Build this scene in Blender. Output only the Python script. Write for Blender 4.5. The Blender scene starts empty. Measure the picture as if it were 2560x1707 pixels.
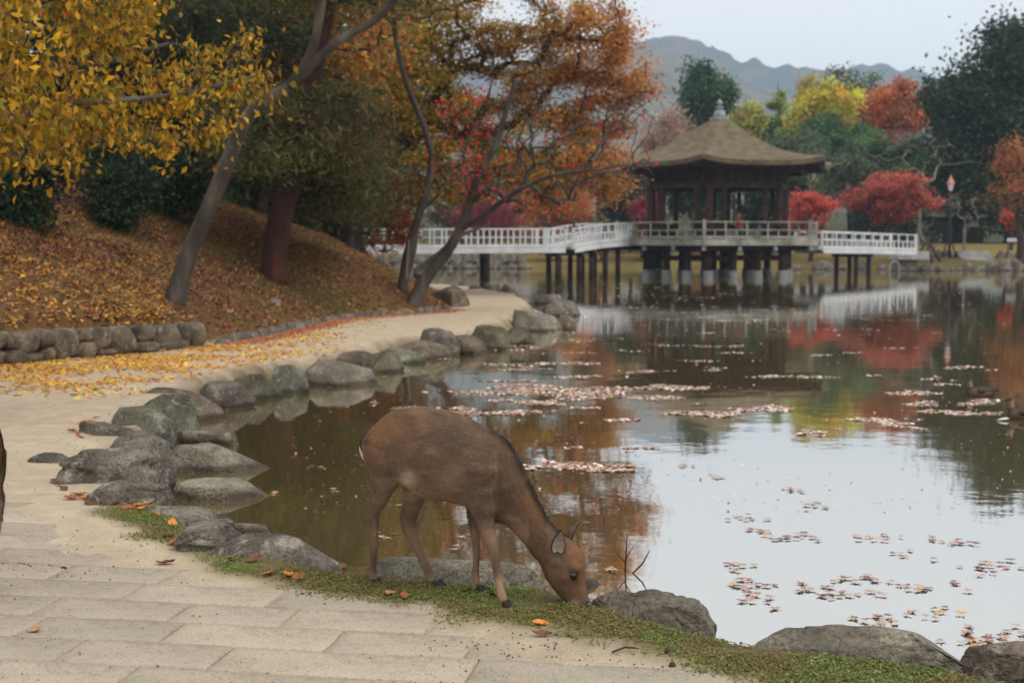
import bpy, bmesh, math, random
import numpy as np
from mathutils import Vector, Matrix

# ------------------------------------------------------------------ camera, sky, sun, exposure
SC = bpy.context.scene
COL = SC.collection
FPX, CX, CY, HORIZON = 3555.0, 1280.0, 853.5, 606.0     # photograph 2560 x 1707, 50 mm on full frame
CAMZ = 1.75                                              # eye height above the pond
PITCH = math.atan((CY - HORIZON) / FPX)
cam_data = bpy.data.cameras.new('camera')
cam = bpy.data.objects.new('camera', cam_data)
COL.objects.link(cam)
cam.location = (0, 0, CAMZ)
cam.rotation_euler = (math.pi / 2 - PITCH, 0, 0)
cam_data.sensor_width = 36.0
cam_data.lens = FPX / 2560 * 36.0
cam_data.clip_start, cam_data.clip_end = 0.1, 9000
cam_data.dof.use_dof = True
cam_data.dof.focus_distance = 6.05
cam_data.dof.aperture_fstop = 4.0
SC.camera = cam

SUN_DIR = Vector((0.55, -0.35, 0.85)).normalized()       # towards the sun, behind thin cloud
world = bpy.data.worlds.new('World')
SC.world = world
world.use_nodes = True
wn, wl = world.node_tree.nodes, world.node_tree.links
wn.clear()
w_out = wn.new('ShaderNodeOutputWorld')
sky = wn.new('ShaderNodeTexSky')
sky.sky_type = 'NISHITA'
sky.sun_disc = False
sky.sun_elevation = math.asin(SUN_DIR.z)
sky.sun_rotation = math.atan2(SUN_DIR.x, SUN_DIR.y)
sky.dust_density = 4.0
hs = wn.new('ShaderNodeHueSaturation')
hs.inputs['Saturation'].default_value = 0.25
bg1 = wn.new('ShaderNodeBackground')
bg1.inputs[1].default_value = 0.10
bg2 = wn.new('ShaderNodeBackground')
bg2.inputs[0].default_value = (0.90, 0.913, 0.93, 1)
bg2.inputs[1].default_value = 1.0
mx = wn.new('ShaderNodeMixShader')
mx.inputs[0].default_value = 0.82
wl.new(sky.outputs[0], hs.inputs['Color'])
wl.new(hs.outputs[0], bg1.inputs[0])
wl.new(bg1.outputs[0], mx.inputs[1])
wl.new(bg2.outputs[0], mx.inputs[2])
wl.new(mx.outputs[0], w_out.inputs[0])

sun_data = bpy.data.lights.new('sun', 'SUN')
sun_data.energy = 1.1
sun_data.angle = math.radians(25)
sun_data.color = (1.0, 0.965, 0.91)
sun = bpy.data.objects.new('sun', sun_data)
COL.objects.link(sun)
sun.rotation_euler = SUN_DIR.to_track_quat('Z', 'Y').to_euler()
sun.location = (20, -10, 40)

SC.view_settings.view_transform = 'Standard'
SC.view_settings.look = 'None'
SC.view_settings.exposure = 0.42
SC.view_settings.gamma = 1.0
SC.view_settings.use_curve_mapping = False
SC.render.engine = 'CYCLES'
SC.cycles.use_denoising = True
SC.cycles.max_bounces = 7
SC.cycles.diffuse_bounces = 3
SC.cycles.glossy_bounces = 3
SC.cycles.transmission_bounces = 3
SC.cycles.volume_bounces = 2
SC.cycles.transparent_max_bounces = 4
SC.cycles.caustics_reflective = False
SC.cycles.caustics_refractive = False

RNG = np.random.default_rng(7)
random.seed(7)

# ------------------------------------------------------------------ helpers: projection, noise, meshes
CP, SP = math.cos(PITCH), math.sin(PITCH)

def ray(px, py):
    a, b = (px - CX) / FPX, (CY - py) / FPX
    return np.array([a, CP + b * SP, -SP + b * CP])

def G(px, py, z=0.25):
    """the point of height z that the photograph shows at (px, py)"""
    d = ray(px, py)
    t = (z - CAMZ) / d[2]
    return np.array([d[0] * t, d[1] * t, z])

def A(px, py, dist):
    """the point at ground distance dist that the photograph shows at (px, py)"""
    d = ray(px, py)
    t = dist / d[1]
    return np.array([d[0] * t, dist, CAMZ + d[2] * t])

def px_of(P):
    P = np.asarray(P, float)
    v = P - np.array([0, 0, CAMZ])
    f = v[..., 1] * CP - v[..., 2] * SP
    u = v[..., 1] * SP + v[..., 2] * CP
    return CX + FPX * v[..., 0] / f, CY - FPX * u / f

def srgb(r, g, b):
    f = lambda c: (c / 255 / 12.92) if c <= 10 else ((c / 255 + 0.055) / 1.055) ** 2.4
    return np.array([f(r), f(g), f(b)])

def _hash(ix, iy, iz):
    n = (ix.astype(np.int64) * 374761393 + iy.astype(np.int64) * 668265263 + iz.astype(np.int64) * 2147483647 + 1274126177) & 0xFFFFFFFF
    n = ((n ^ (n >> 13)) * 1274126177) & 0xFFFFFFFF
    n = ((n ^ (n >> 16)) * 2246822519) & 0xFFFFFFFF
    return ((n ^ (n >> 15)) & 0xFFFFFF) / float(0xFFFFFF) * 2 - 1

def vnoise(P):
    P = np.asarray(P, float)
    i = np.floor(P)
    f = P - i
    f = f * f * (3 - 2 * f)
    i = i.astype(np.int64)
    x, y, z = i[:, 0], i[:, 1], i[:, 2]
    fx, fy, fz = f[:, 0], f[:, 1], f[:, 2]
    def h(a, b, c): return _hash(x + a, y + b, z + c)
    l = lambda a, b, t: a + (b - a) * t
    return l(l(l(h(0,0,0), h(1,0,0), fx), l(h(0,1,0), h(1,1,0), fx), fy),
             l(l(h(0,0,1), h(1,0,1), fx), l(h(0,1,1), h(1,1,1), fx), fy), fz)

def fbm(P, octaves=4, gain=0.5):
    P = np.asarray(P, float)
    s, a, out = 1.0, 1.0, 0
    for k in range(octaves):
        out = out + a * vnoise(P * s + 17.3 * k)
        s *= 2.03
        a *= gain
    return out

def smooth(x, a, b):
    t = np.clip((x - a) / (b - a), 0, 1)
    return t * t * (3 - 2 * t)

def poly_sd(X, Y, poly):
    """signed distance to a closed polygon, positive inside"""
    poly = np.asarray(poly, float)
    d2 = np.full(X.shape, 1e18)
    inside = np.zeros(X.shape, bool)
    n = len(poly)
    for k in range(n):
        x0, y0 = poly[k]
        x1, y1 = poly[(k + 1) % n]
        ex, ey = x1 - x0, y1 - y0
        t = np.clip(((X - x0) * ex + (Y - y0) * ey) / (ex * ex + ey * ey + 1e-12), 0, 1)
        d2 = np.minimum(d2, (X - x0 - t * ex) ** 2 + (Y - y0 - t * ey) ** 2)
        if y0 != y1:
            c = ((y0 > Y) != (y1 > Y)) & (X < (x1 - x0) * (Y - y0) / (y1 - y0) + x0)
            inside ^= c
    d = np.sqrt(d2)
    return np.where(inside, d, -d)

def np_mesh(name, V, F, colours=None, smooth_shade=False):
    """fast mesh from arrays: V (n,3), F (m,k)"""
    V = np.ascontiguousarray(V, np.float32)
    F = np.ascontiguousarray(F, np.int32)
    me = bpy.data.meshes.new(name)
    m, k = F.shape
    me.vertices.add(len(V))
    me.vertices.foreach_set('co', V.ravel())
    me.loops.add(m * k)
    me.loops.foreach_set('vertex_index', F.ravel())
    me.polygons.add(m)
    me.polygons.foreach_set('loop_start', np.arange(0, m * k, k, dtype=np.int32))
    if smooth_shade:
        me.polygons.foreach_set('use_smooth', np.ones(m, bool))
    me.update(calc_edges=True)
    if colours is not None:
        set_col(me, colours)
    return me

def set_col(me, colours):
    at = me.color_attributes.new('col', 'FLOAT_COLOR', 'POINT')
    c = np.ones((len(me.vertices), 4), np.float32)
    c[:, :3] = colours
    at.data.foreach_set('color', c.ravel())

def put(name, me, mat=None, parent=None, loc=None):
    o = bpy.data.objects.new(name, me)
    COL.objects.link(o)
    if mat is not None and me is not None and len(me.materials) == 0:
        me.materials.append(mat)
    if loc is not None:
        o.location = loc
    if parent is not None:
        o.parent = parent
    return o

def tag(o, label=None, cat=None, group=None, kind=None):
    for k, v in (('label', label), ('category', cat), ('group', group), ('kind', kind)):
        if v: o[k] = v
    return o

def empty(name, loc, rz=0.0):
    o = bpy.data.objects.new(name, None)
    COL.objects.link(o)
    o.location = loc
    o.rotation_euler.z = rz
    o.empty_display_size = 0.2
    return o

class MB:
    """collects shapes into one mesh"""
    def __init__(self): self.v, self.f = [], []
    def add(self, V, F):
        n = len(self.v)
        self.v += [tuple(p) for p in V]
        self.f += [tuple(i + n for i in q) for q in F]
    def box(self, c, s, rz=0.0, taper=1.0):
        x, y, z = s[0] / 2, s[1] / 2, s[2] / 2
        ca, sa = math.cos(rz), math.sin(rz)
        V = []
        for k in (-1, 1):
            t = 1.0 if k < 0 else taper
            for a, b in ((-1, -1), (1, -1), (1, 1), (-1, 1)):
                X, Y = a * x * t, b * y * t
                V.append((c[0] + X * ca - Y * sa, c[1] + X * sa + Y * ca, c[2] + k * z))
        self.add(V, [(3, 2, 1, 0), (4, 5, 6, 7), (0, 1, 5, 4), (1, 2, 6, 5), (2, 3, 7, 6), (3, 0, 4, 7)])
    def beam(self, a, b, w, h):
        a, b = Vector(a), Vector(b)
        d = (b - a).normalized()
        s = d.cross(Vector((0, 0, 1)))
        s = s.normalized() if s.length > 1e-4 else Vector((1, 0, 0))
        u = s.cross(d)
        V = []
        for p in (a, b):
            for i, j in ((-1, -1), (1, -1), (1, 1), (-1, 1)):
                V.append(p + s * (i * w / 2) + u * (j * h / 2))
        self.add(V, [(3, 2, 1, 0), (4, 5, 6, 7), (0, 1, 5, 4), (1, 2, 6, 5), (2, 3, 7, 6), (3, 0, 4, 7)])
    def tube(self, pts, radii, n=8, cap=True):
        V, F = tube(pts, radii, n)
        m = len(pts)
        if cap:
            F = F + [tuple(range(n - 1, -1, -1)), tuple(range((m - 1) * n, m * n))]
        self.add(V, F)
    def lathe(self, c, prof, n=16):
        V, F = [], []
        for r, z in prof:
            for k in range(n):
                a = 2 * math.pi * k / n
                V.append((c[0] + r * math.cos(a), c[1] + r * math.sin(a), c[2] + z))
        for i in range(len(prof) - 1):
            for k in range(n):
                F.append((i * n + k, i * n + (k + 1) % n, (i + 1) * n + (k + 1) % n, (i + 1) * n + k))
        F.append(tuple(range(n - 1, -1, -1)))
        F.append(tuple(range((len(prof) - 1) * n, len(prof) * n)))
        self.add(V, F)
    def mesh(self, name, smooth_shade=False, off=(0, 0, 0)):
        me = bpy.data.meshes.new(name)
        me.from_pydata([(p[0] - off[0], p[1] - off[1], p[2] - off[2]) for p in self.v], [], self.f)
        if smooth_shade:
            me.polygons.foreach_set('use_smooth', np.ones(len(me.polygons), bool))
        me.update()
        return me
    def build(self, name, mat, parent=None, smooth_shade=False):
        off = (0, 0, 0)
        if parent is not None:
            q = parent
            off = Vector((0, 0, 0))
            while q is not None:
                off = off + q.location
                q = q.parent
        return put(name, self.mesh(name, smooth_shade, off), mat, parent)

def tube(pts, radii, n=6):
    pts = [Vector(p) for p in pts]
    V, F = [], []
    prev = None
    m = len(pts)
    for i, p in enumerate(pts):
        t = pts[min(i + 1, m - 1)] - pts[max(i - 1, 0)]
        t = t.normalized() if t.length > 1e-9 else Vector((0, 0, 1))
        if prev is None:
            ref = Vector((1, 0, 0)) if abs(t.x) < 0.8 else Vector((0, 1, 0))
            s = t.cross(ref).normalized()
        else:
            s = prev - t * prev.dot(t)
            s = s.normalized() if s.length > 1e-6 else t.cross(Vector((1, 0.2, 0))).normalized()
        prev = s
        b = t.cross(s)
        for k in range(n):
            a = 2 * math.pi * k / n
            V.append(p + (s * math.cos(a) + b * math.sin(a)) * radii[i])
    for i in range(m - 1):
        for k in range(n):
            F.append((i * n + k, i * n + (k + 1) % n, (i + 1) * n + (k + 1) % n, (i + 1) * n + k))
    return V, F

def spline(P, per=4):
    """Catmull-Rom through the rows of P"""
    P = np.asarray(P, float)
    Q = np.vstack([2 * P[0] - P[1], P, 2 * P[-1] - P[-2]])
    out = []
    for i in range(1, len(Q) - 2):
        p0, p1, p2, p3 = Q[i - 1], Q[i], Q[i + 1], Q[i + 2]
        for k in range(per):
            t = k / per
            out.append(0.5 * (2 * p1 + (p2 - p0) * t + (2 * p0 - 5 * p1 + 4 * p2 - p3) * t * t + (3 * p1 - p0 - 3 * p2 + p3) * t ** 3))
    out.append(P[-1])
    return np.array(out)

def remesh(name, mb, voxel, iters=3, factor=0.5):
    """fuse the closed shapes of mb into one continuous skin"""
    o = bpy.data.objects.new('tmp', mb.mesh('tmp'))
    COL.objects.link(o)
    r = o.modifiers.new('r', 'REMESH')
    r.mode = 'VOXEL'
    r.voxel_size = voxel
    s = o.modifiers.new('s', 'SMOOTH')
    s.factor, s.iterations = factor, iters
    dg = bpy.context.evaluated_depsgraph_get()
    me = bpy.data.meshes.new_from_object(o.evaluated_get(dg))
    me.name = name
    old = o.data
    bpy.data.objects.remove(o)
    bpy.data.meshes.remove(old)
    me.polygons.foreach_set('use_smooth', np.ones(len(me.polygons), bool))
    return me

def mesh_co(me):
    a = np.empty(len(me.vertices) * 3, np.float32)
    me.vertices.foreach_get('co', a)
    return a.reshape(-1, 3).astype(float)

# ------------------------------------------------------------------ materials
def new_mat(name):
    m = bpy.data.materials.new(name)
    m.use_nodes = True
    n, l = m.node_tree.nodes, m.node_tree.links
    return m, n, l, n['Principled BSDF']

def noise_node(n, l, scale, detail=4, rough=0.55, coord='Object', stretch=None, distortion=0.0):
    tc = n.new('ShaderNodeTexCoord')
    t = n.new('ShaderNodeTexNoise')
    t.inputs['Scale'].default_value = scale
    t.inputs['Detail'].default_value = detail
    t.inputs['Roughness'].default_value = rough
    t.inputs['Distortion'].default_value = distortion
    src = tc.outputs[coord]
    if stretch is not None:
        mp = n.new('ShaderNodeMapping')
        mp.inputs['Scale'].default_value = stretch
        l.new(src, mp.inputs[0])
        src = mp.outputs[0]
    l.new(src, t.inputs['Vector'])
    return t

def ramp(n, l, src, stops):
    r = n.new('ShaderNodeValToRGB')
    e = r.color_ramp.elements
    while len(e) < len(stops): e.new(0.5)
    for k, (p, c) in enumerate(stops):
        e[k].position = p
        e[k].color = (*[float(x) for x in c], 1)
    l.new(src, r.inputs[0])
    return r

def mixc(n, l, fac, a, b, mode='MIX'):
    m = n.new('ShaderNodeMix')
    m.data_type = 'RGBA'
    m.blend_type = mode
    for s, v in ((m.inputs[0], fac), (m.inputs[6], a), (m.inputs[7], b)):
        if hasattr(v, 'links') or hasattr(v, 'is_linked'): l.new(v, s)
        elif isinstance(v, (int, float)): s.default_value = v
        else: s.default_value = (*[float(x) for x in v], 1)
    return m.outputs[2]

def bump(n, l, p, src, strength, dist=0.02):
    b = n.new('ShaderNodeBump')
    b.inputs['Strength'].default_value = strength
    b.inputs['Distance'].default_value = dist
    l.new(src, b.inputs['Height'])
    l.new(b.outputs[0], p.inputs['Normal'])
    return b

def mat_noise(name, stops, scale, rough=0.8, bump_s=0.3, bump_scale=None, bump_d=0.02, coord='Object', stretch=None, spec=0.3, detail=5, metallic=0.0, per_object=0.0):
    m, n, l, p = new_mat(name)
    t = noise_node(n, l, scale, detail, coord=coord, stretch=stretch)
    r = ramp(n, l, t.outputs[0], stops)
    c = r.outputs[0]
    if per_object:
        oi = n.new('ShaderNodeObjectInfo')
        rr = ramp(n, l, oi.outputs['Random'], [(0, (1 - per_object,) * 3), (1, (1 + per_object * 0.6,) * 3)])
        c = mixc(n, l, 1.0, c, rr.outputs[0], 'MULTIPLY')
    l.new(c, p.inputs['Base Color'])
    p.inputs['Roughness'].default_value = rough
    p.inputs['Specular IOR Level'].default_value = spec
    p.inputs['Metallic'].default_value = metallic
    if bump_s:
        t2 = noise_node(n, l, bump_scale or scale * 3, 6, 0.65, coord=coord, stretch=stretch)
        bump(n, l, p, t2.outputs[0], bump_s, bump_d)
    return m

def mat_leaf(name, trans=0.35, rough=0.55, spec=0.25):
    m, n, l, p = new_mat(name)
    at = n.new('ShaderNodeAttribute')
    at.attribute_name = 'col'
    l.new(at.outputs['Color'], p.inputs['Base Color'])
    p.inputs['Roughness'].default_value = rough
    p.inputs['Specular IOR Level'].default_value = spec
    if trans:
        tr = n.new('ShaderNodeBsdfTranslucent')
        gm = n.new('ShaderNodeGamma'); gm.inputs[1].default_value = 0.8
        l.new(at.outputs['Color'], gm.inputs[0]); l.new(gm.outputs[0], tr.inputs['Color'])
        ms = n.new('ShaderNodeMixShader')
        ms.inputs[0].default_value = trans
        l.new(p.outputs[0], ms.inputs[1])
        l.new(tr.outputs[0], ms.inputs[2])
        l.new(ms.outputs[0], n['Material Output'].inputs[0])
    return m

M = {}
M['leaf'] = mat_leaf('leaf')
M['needle'] = mat_leaf('needle', 0.15, 0.6)
M['dry_leaf'] = mat_leaf('dry_leaf', 0.15, 0.5, 0.35)
M['wet_leaf'] = mat_leaf('wet_leaf', 0.0, 0.28, 0.9)
M['bark_grey'] = mat_noise('bark_grey', [(0.3, srgb(54, 46, 40)), (0.55, srgb(82, 73, 64)), (0.75, srgb(122, 116, 102))], 3.0, 0.9, 0.6, 14, 0.03, stretch=(1, 1, 0.35))
M['bark_dark'] = mat_noise('bark_dark', [(0.3, srgb(44, 36, 31)), (0.6, srgb(72, 60, 50)), (0.8, srgb(104, 96, 78))], 4.0, 0.92, 0.7, 16, 0.03, stretch=(1, 1, 0.4))
M['bark_red'] = mat_noise('bark_red', [(0.3, srgb(40, 28, 25)), (0.55, srgb(70, 44, 36)), (0.8, srgb(112, 60, 42))], 2.5, 0.92, 0.8, 9, 0.05, stretch=(1, 1, 0.3))
M['twig_pale'] = mat_noise('twig_pale', [(0.3, srgb(112, 104, 92)), (0.7, srgb(150, 142, 126))], 3.0, 0.9, 0.0)

def rock_mat(name, dark, mid, pale, lichen, moss=None):
    m, n, l, p = new_mat(name)
    oi = n.new('ShaderNodeObjectInfo')
    tc = n.new('ShaderNodeTexCoord')
    mul = n.new('ShaderNodeVectorMath'); mul.operation = 'MULTIPLY_ADD'
    mul.inputs[1].default_value = (1, 1, 1)
    cmb = n.new('ShaderNodeCombineXYZ')
    sc_ = n.new('ShaderNodeMath'); sc_.operation = 'MULTIPLY'; sc_.inputs[1].default_value = 37.0
    l.new(oi.outputs['Random'], sc_.inputs[0])
    l.new(sc_.outputs[0], cmb.inputs[0]); l.new(sc_.outputs[0], cmb.inputs[1])
    l.new(tc.outputs['Object'], mul.inputs[0]); l.new(cmb.outputs[0], mul.inputs[2])
    def nz(s, d, r):
        t = n.new('ShaderNodeTexNoise')
        t.inputs['Scale'].default_value = s; t.inputs['Detail'].default_value = d; t.inputs['Roughness'].default_value = r
        l.new(mul.outputs[0], t.inputs['Vector'])
        return t.outputs[0]
    a = ramp(n, l, nz(3.2, 6, 0.62), [(0.32, dark), (0.5, mid), (0.68, pale)])
    sp = ramp(n, l, nz(46, 4, 0.7), [(0.36, (0.5,) * 3), (0.52, (1.0,) * 3), (0.66, (1.4,) * 3)])
    c = mixc(n, l, 0.85, a.outputs[0], sp.outputs[0], 'MULTIPLY')
    lf = ramp(n, l, nz(7.5, 7, 0.72), [(0.54, (0,) * 3), (0.63, (1,) * 3)])
    c = mixc(n, l, lf.outputs[0], c, lichen)
    if moss is not None:
        ge = n.new('ShaderNodeNewGeometry')
        sx = n.new('ShaderNodeSeparateXYZ'); l.new(ge.outputs['Normal'], sx.inputs[0])
        mm = n.new('ShaderNodeMath'); mm.operation = 'MULTIPLY'
        l.new(sx.outputs[2], mm.inputs[0])
        mf = ramp(n, l, nz(2.3, 5, 0.6), [(0.46, (0,) * 3), (0.56, (1,) * 3)])
        l.new(mf.outputs[0], mm.inputs[1])
        c = mixc(n, l, mm.outputs[0], c, moss)
    gp = n.new('ShaderNodeNewGeometry'); sz = n.new('ShaderNodeSeparateXYZ'); l.new(gp.outputs['Position'], sz.inputs[0])
    wz = n.new('ShaderNodeMath'); wz.operation = 'MULTIPLY_ADD'; wz.inputs[1].default_value = -0.07
    l.new(nz(5.0, 4, 0.6), wz.inputs[0]); l.new(sz.outputs[2], wz.inputs[2])
    wet = ramp(n, l, wz.outputs[0], [(0.0, (0.45, 0.43, 0.40)), (0.03, (1,) * 3)])
    c = mixc(n, l, 1.0, c, wet.outputs[0], 'MULTIPLY')
    rr = ramp(n, l, oi.outputs['Random'], [(0, (0.86,) * 3), (1, (1.2,) * 3)])
    c = mixc(n, l, 1.0, c, rr.outputs[0], 'MULTIPLY')
    l.new(c, p.inputs['Base Color'])
    p.inputs['Roughness'].default_value = 0.88
    p.inputs['Specular IOR Level'].default_value = 0.25
    hb = n.new('ShaderNodeMath'); hb.operation = 'ADD'
    l.new(nz(9, 9, 0.72), hb.inputs[0]); l.new(nz(60, 4, 0.7), hb.inputs[1])
    vo = n.new('ShaderNodeTexVoronoi'); vo.feature = 'DISTANCE_TO_EDGE'; vo.inputs['Scale'].default_value = 3.4
    wv = n.new('ShaderNodeVectorMath'); wv.operation = 'MULTIPLY_ADD'; wv.inputs[1].default_value = (0.5, 0.5, 0.5)
    tw = n.new('ShaderNodeTexNoise'); tw.inputs['Scale'].default_value = 4.0; tw.inputs['Detail'].default_value = 4
    l.new(mul.outputs[0], tw.inputs['Vector']); l.new(tw.outputs['Color'], wv.inputs[0]); l.new(mul.outputs[0], wv.inputs[2])
    l.new(wv.outputs[0], vo.inputs['Vector'])
    cr = ramp(n, l, vo.outputs[0], [(0.0, (0,) * 3), (0.035, (1,) * 3)])
    h2 = n.new('ShaderNodeMath'); h2.operation = 'MULTIPLY_ADD'; h2.inputs[1].default_value = 0.45
    l.new(cr.outputs[0], h2.inputs[0]); l.new(hb.outputs[0], h2.inputs[2])
    bump(n, l, p, h2.outputs[0], 0.8, 0.04)
    return m
M['rock_dark'] = rock_mat('rock_dark', srgb(82, 74, 65), srgb(118, 108, 96), srgb(152, 142, 126), srgb(168, 160, 142))
M['rock_pale_lit'] = rock_mat('rock_pale_lit', srgb(104, 96, 84), srgb(140, 130, 112), srgb(172, 162, 140), srgb(120, 114, 100))  # lighter rock: sunlight on some boulders is put into the colour
M['rock_brown'] = rock_mat('rock_brown', srgb(76, 66, 55), srgb(116, 102, 86), srgb(146, 130, 109), srgb(152, 144, 122))
M['rock_lichen'] = rock_mat('rock_lichen', srgb(84, 80, 68), srgb(120, 115, 99), srgb(150, 146, 126), srgb(164, 162, 142), srgb(112, 108, 82))
M['rock_moss'] = rock_mat('rock_moss', srgb(76, 70, 58), srgb(110, 102, 86), srgb(136, 128, 106), srgb(132, 126, 104), srgb(92, 98, 48))
# ------------------------------------------------------------------ the ground
def W(pts, z=0.25): return [tuple(G(a, b, z)[:2]) for a, b in pts]
SHORE = W([(2700, 1715), (2400, 1655), (1990, 1604), (1880, 1594), (1780, 1577), (1620, 1532), (1465, 1480), (1365, 1455), (905, 1430), (800, 1402), (690, 1374),
           (590, 1337), (485, 1285), (446, 1240)], 0.25) + W([(418, 1180), (396, 1115), (430, 1062), (490, 1030)], 0.15) + W([(565, 1000), (715, 960), (890, 932), (1020, 890),
           (1190, 864), (1290, 842), (1335, 802), (1352, 777), (1315, 755), (1270, 747), (1220, 738), (1150, 728)], 0.0)
POND = SHORE + [(-4.2, 53.5), (-7.5, 57.5), (-9.2, 61), (-9.8, 66), (-11.5, 72), (-13.5, 82), (-14, 92), (-8, 95), (2, 97), (12, 97), (20, 94), (23.5, 91), (26, 88.5), (32, 88), (48, 86),
                (70, 70), (66, 40), (44, 15), (24, 5.5), (12, 4.6), (6, 4.6)]
TOE = [(-30, -6), (-12, -2), (-8.6, 5), (-7.4, 9), (-7.6, 13)] + W([(0, 911), (502, 866), (623, 845), (753, 818), (837, 799), (944, 787), (1059, 782), (1105, 774)]) + \
      [(-1.3, 34), (-1.5, 37), (-2.5, 42), (-3.5, 47), (-5.6, 54), (-9.5, 60), (-11, 66), (-14, 74), (-18, 90), (-40, 110), (-90, 110), (-90, -6)]
MOSS = W([(285, 1240), (430, 1290), (560, 1330), (700, 1370), (860, 1395), (1000, 1405), (1350, 1430), (1580, 1500), (1800, 1560), (2280, 1630), (2700, 1660), (2900, 1900), (2250, 1780),
          (1900, 1700), (1600, 1640), (1400, 1590), (1130, 1540), (900, 1505), (720, 1480), (560, 1430), (400, 1345), (250, 1275)])
SLAB_EDGE = W([(-500, 1230), (0, 1265), (300, 1400), (520, 1455), (800, 1510), (1150, 1555), (1500, 1640), (1800, 1690), (2050, 1800), (2050, 2600), (-1400, 2600), (-1400, 1300)])

def height(X, Y, detail=True):
    X, Y = np.asarray(X, float), np.asarray(Y, float)
    P = np.stack([X, Y, np.zeros_like(X)], -1).reshape(-1, 3)
    nz = lambda s, o=3: fbm(P * s, o).reshape(X.shape)
    sdp = -poly_sd(X, Y, POND)
    sdp = np.where(Y > 60, sdp + 0.7 * nz(0.25), sdp)
    d = poly_sd(X, Y, TOE)
    z = 0.25 + 0 * X
    far = smooth(Y, 78, 86)
    z = z + far * (smooth(sdp, 0.3, 5) * 0.55 + smooth(sdp, 5, 20) * 0.85)
    z = z + np.clip(Y - 112, 0, 300) * 0.03
    rise = 9.5 * (1 - np.exp(-np.clip(d, 0, 60) * 0.52 / 9.5))
    z = z + np.where(d > 0, rise, 0) + smooth(d, 0.3, 3) * 0.12 * nz(0.8) * (Y < 75)
    wallm = smooth(Y, 11, 13) * (1 - smooth(Y, 20.2, 21.6)) * (X < -3)
    z = z + 0.33 * smooth(d, 0.12, 0.3) * wallm
    wid = np.interp(Y, [9, 20], [0.16, 0.42])
    z = z - 1.05 * (1 - smooth(sdp / wid, -1.0, 1.0))
    if detail:
        s = smooth(poly_sd(X, Y, SLAB_EDGE), -0.25, 0.45)
        near = 1 - smooth(Y, 14, 20)
        z = z + near * (0.010 - 0.024 * s + 0.011 * nz(1.7, 5)) + (1 - near) * 0.02 * nz(0.7)
    return z

def hz(x, y): return float(height(np.array([x]), np.array([y]))[0])

def hit(px, py, t0=4.0, t1=140.0):
    """first ground point along the sight line through (px, py)"""
    d = ray(px, py)
    t = np.geomspace(t0, t1, 1500)
    x, y, z = d[0] * t, d[1] * t, CAMZ + d[2] * t
    h = np.maximum(height(x, y), 0)
    k = np.argmax(z < h) if (z < h).any() else len(t) - 1
    return np.array([x[k], y[k], h[k]])

rows = np.concatenate([np.arange(2.0, 4.2, 0.2), np.arange(4.2, 9.0, 0.035), np.geomspace(9.0, 120, 250), np.geomspace(124, 4200, 60)])
ang = np.concatenate([np.linspace(-100, -27, 40), np.linspace(-26.5, 26.5, 280), np.linspace(27, 100, 40)]) * math.pi / 180
RR, AA = np.meshgrid(rows, ang, indexing='ij')
TX, TY = RR * np.sin(AA), RR * np.cos(AA)
TZ = height(TX, TY)
Pn = np.stack([TX, TY, 0 * TX], -1).reshape(-1, 3)
sdp = -poly_sd(TX, TY, POND)
dtoe = poly_sd(TX, TY, TOE)
sand = np.array(srgb(188, 170, 144))
dust = np.array(srgb(174, 157, 134))
moss_c = np.array(srgb(92, 100, 46))
earth = np.array(srgb(128, 108, 80))
litter = np.array(srgb(104, 72, 46))
grass_dry = np.array(srgb(112, 90, 48))
far_grass = np.array(srgb(132, 114, 64))
mud = np.array(srgb(74, 66, 42))
def lerp(a, b, t): return a * (1 - t[..., None]) + b * t[..., None]
n1 = fbm(Pn * 0.9, 4).reshape(TX.shape)
n2 = fbm(Pn * 3.1 + 5, 4).reshape(TX.shape)
n3 = fbm(Pn * 0.25 + 9, 4).reshape(TX.shape)
C = lerp(np.broadcast_to(sand, TX.shape + (3,)), dust, np.clip(0.45 + 0.6 * n1, 0, 1))
C = lerp(C, np.broadcast_to(sand * 1.06, C.shape), smooth(TY, 14, 22))
C = lerp(C, np.broadcast_to(np.array(srgb(134, 117, 94)), C.shape), smooth(poly_sd(TX, TY, SLAB_EDGE) + 0.15 * n2, 0.1, 0.6) * 0.8)
mo = smooth(poly_sd(TX, TY, MOSS) + 0.10 * n2, -0.12, 0.12)
C = lerp(C, lerp(np.broadcast_to(earth, C.shape), moss_c, np.clip(0.55 + 0.5 * n2, 0, 1)), mo)
C = lerp(C, np.broadcast_to(earth * 0.6, C.shape), (1 - smooth(sdp + 0.12 * n2, 0.1, 0.5)) * 0.9)
hillc = lerp(np.broadcast_to(litter, C.shape), grass_dry, np.clip(0.4 + 0.9 * n1, 0, 1))
hillc = lerp(hillc, np.broadcast_to(np.array(srgb(70, 62, 30)), C.shape), np.clip(0.6 * n3 + 0.2, 0, 1))
C = lerp(C, hillc, smooth(dtoe, -0.05, 0.15))
fg = lerp(np.broadcast_to(far_grass, C.shape), np.array(srgb(98, 88, 50)), np.clip(0.4 + 0.8 * n3, 0, 1))
fg = lerp(fg, np.broadcast_to(np.array(srgb(62, 66, 34)), C.shape), smooth(TY, 112, 122))
C = lerp(C, fg, smooth(TY, 70, 80))
C = lerp(C, np.broadcast_to(mud, C.shape), 1 - smooth(sdp, -0.15, 0.03))
nr, na = TX.shape
I = np.arange(nr * na).reshape(nr, na)
F = np.stack([I[:-1, :-1], I[:-1, 1:], I[1:, 1:], I[1:, :-1]], -1).reshape(-1, 4)[:, ::-1]
me = np_mesh('ground', np.stack([TX, TY, TZ], -1).reshape(-1, 3), F, C.reshape(-1, 3), True)
m, n, l, p = new_mat('ground')
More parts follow.
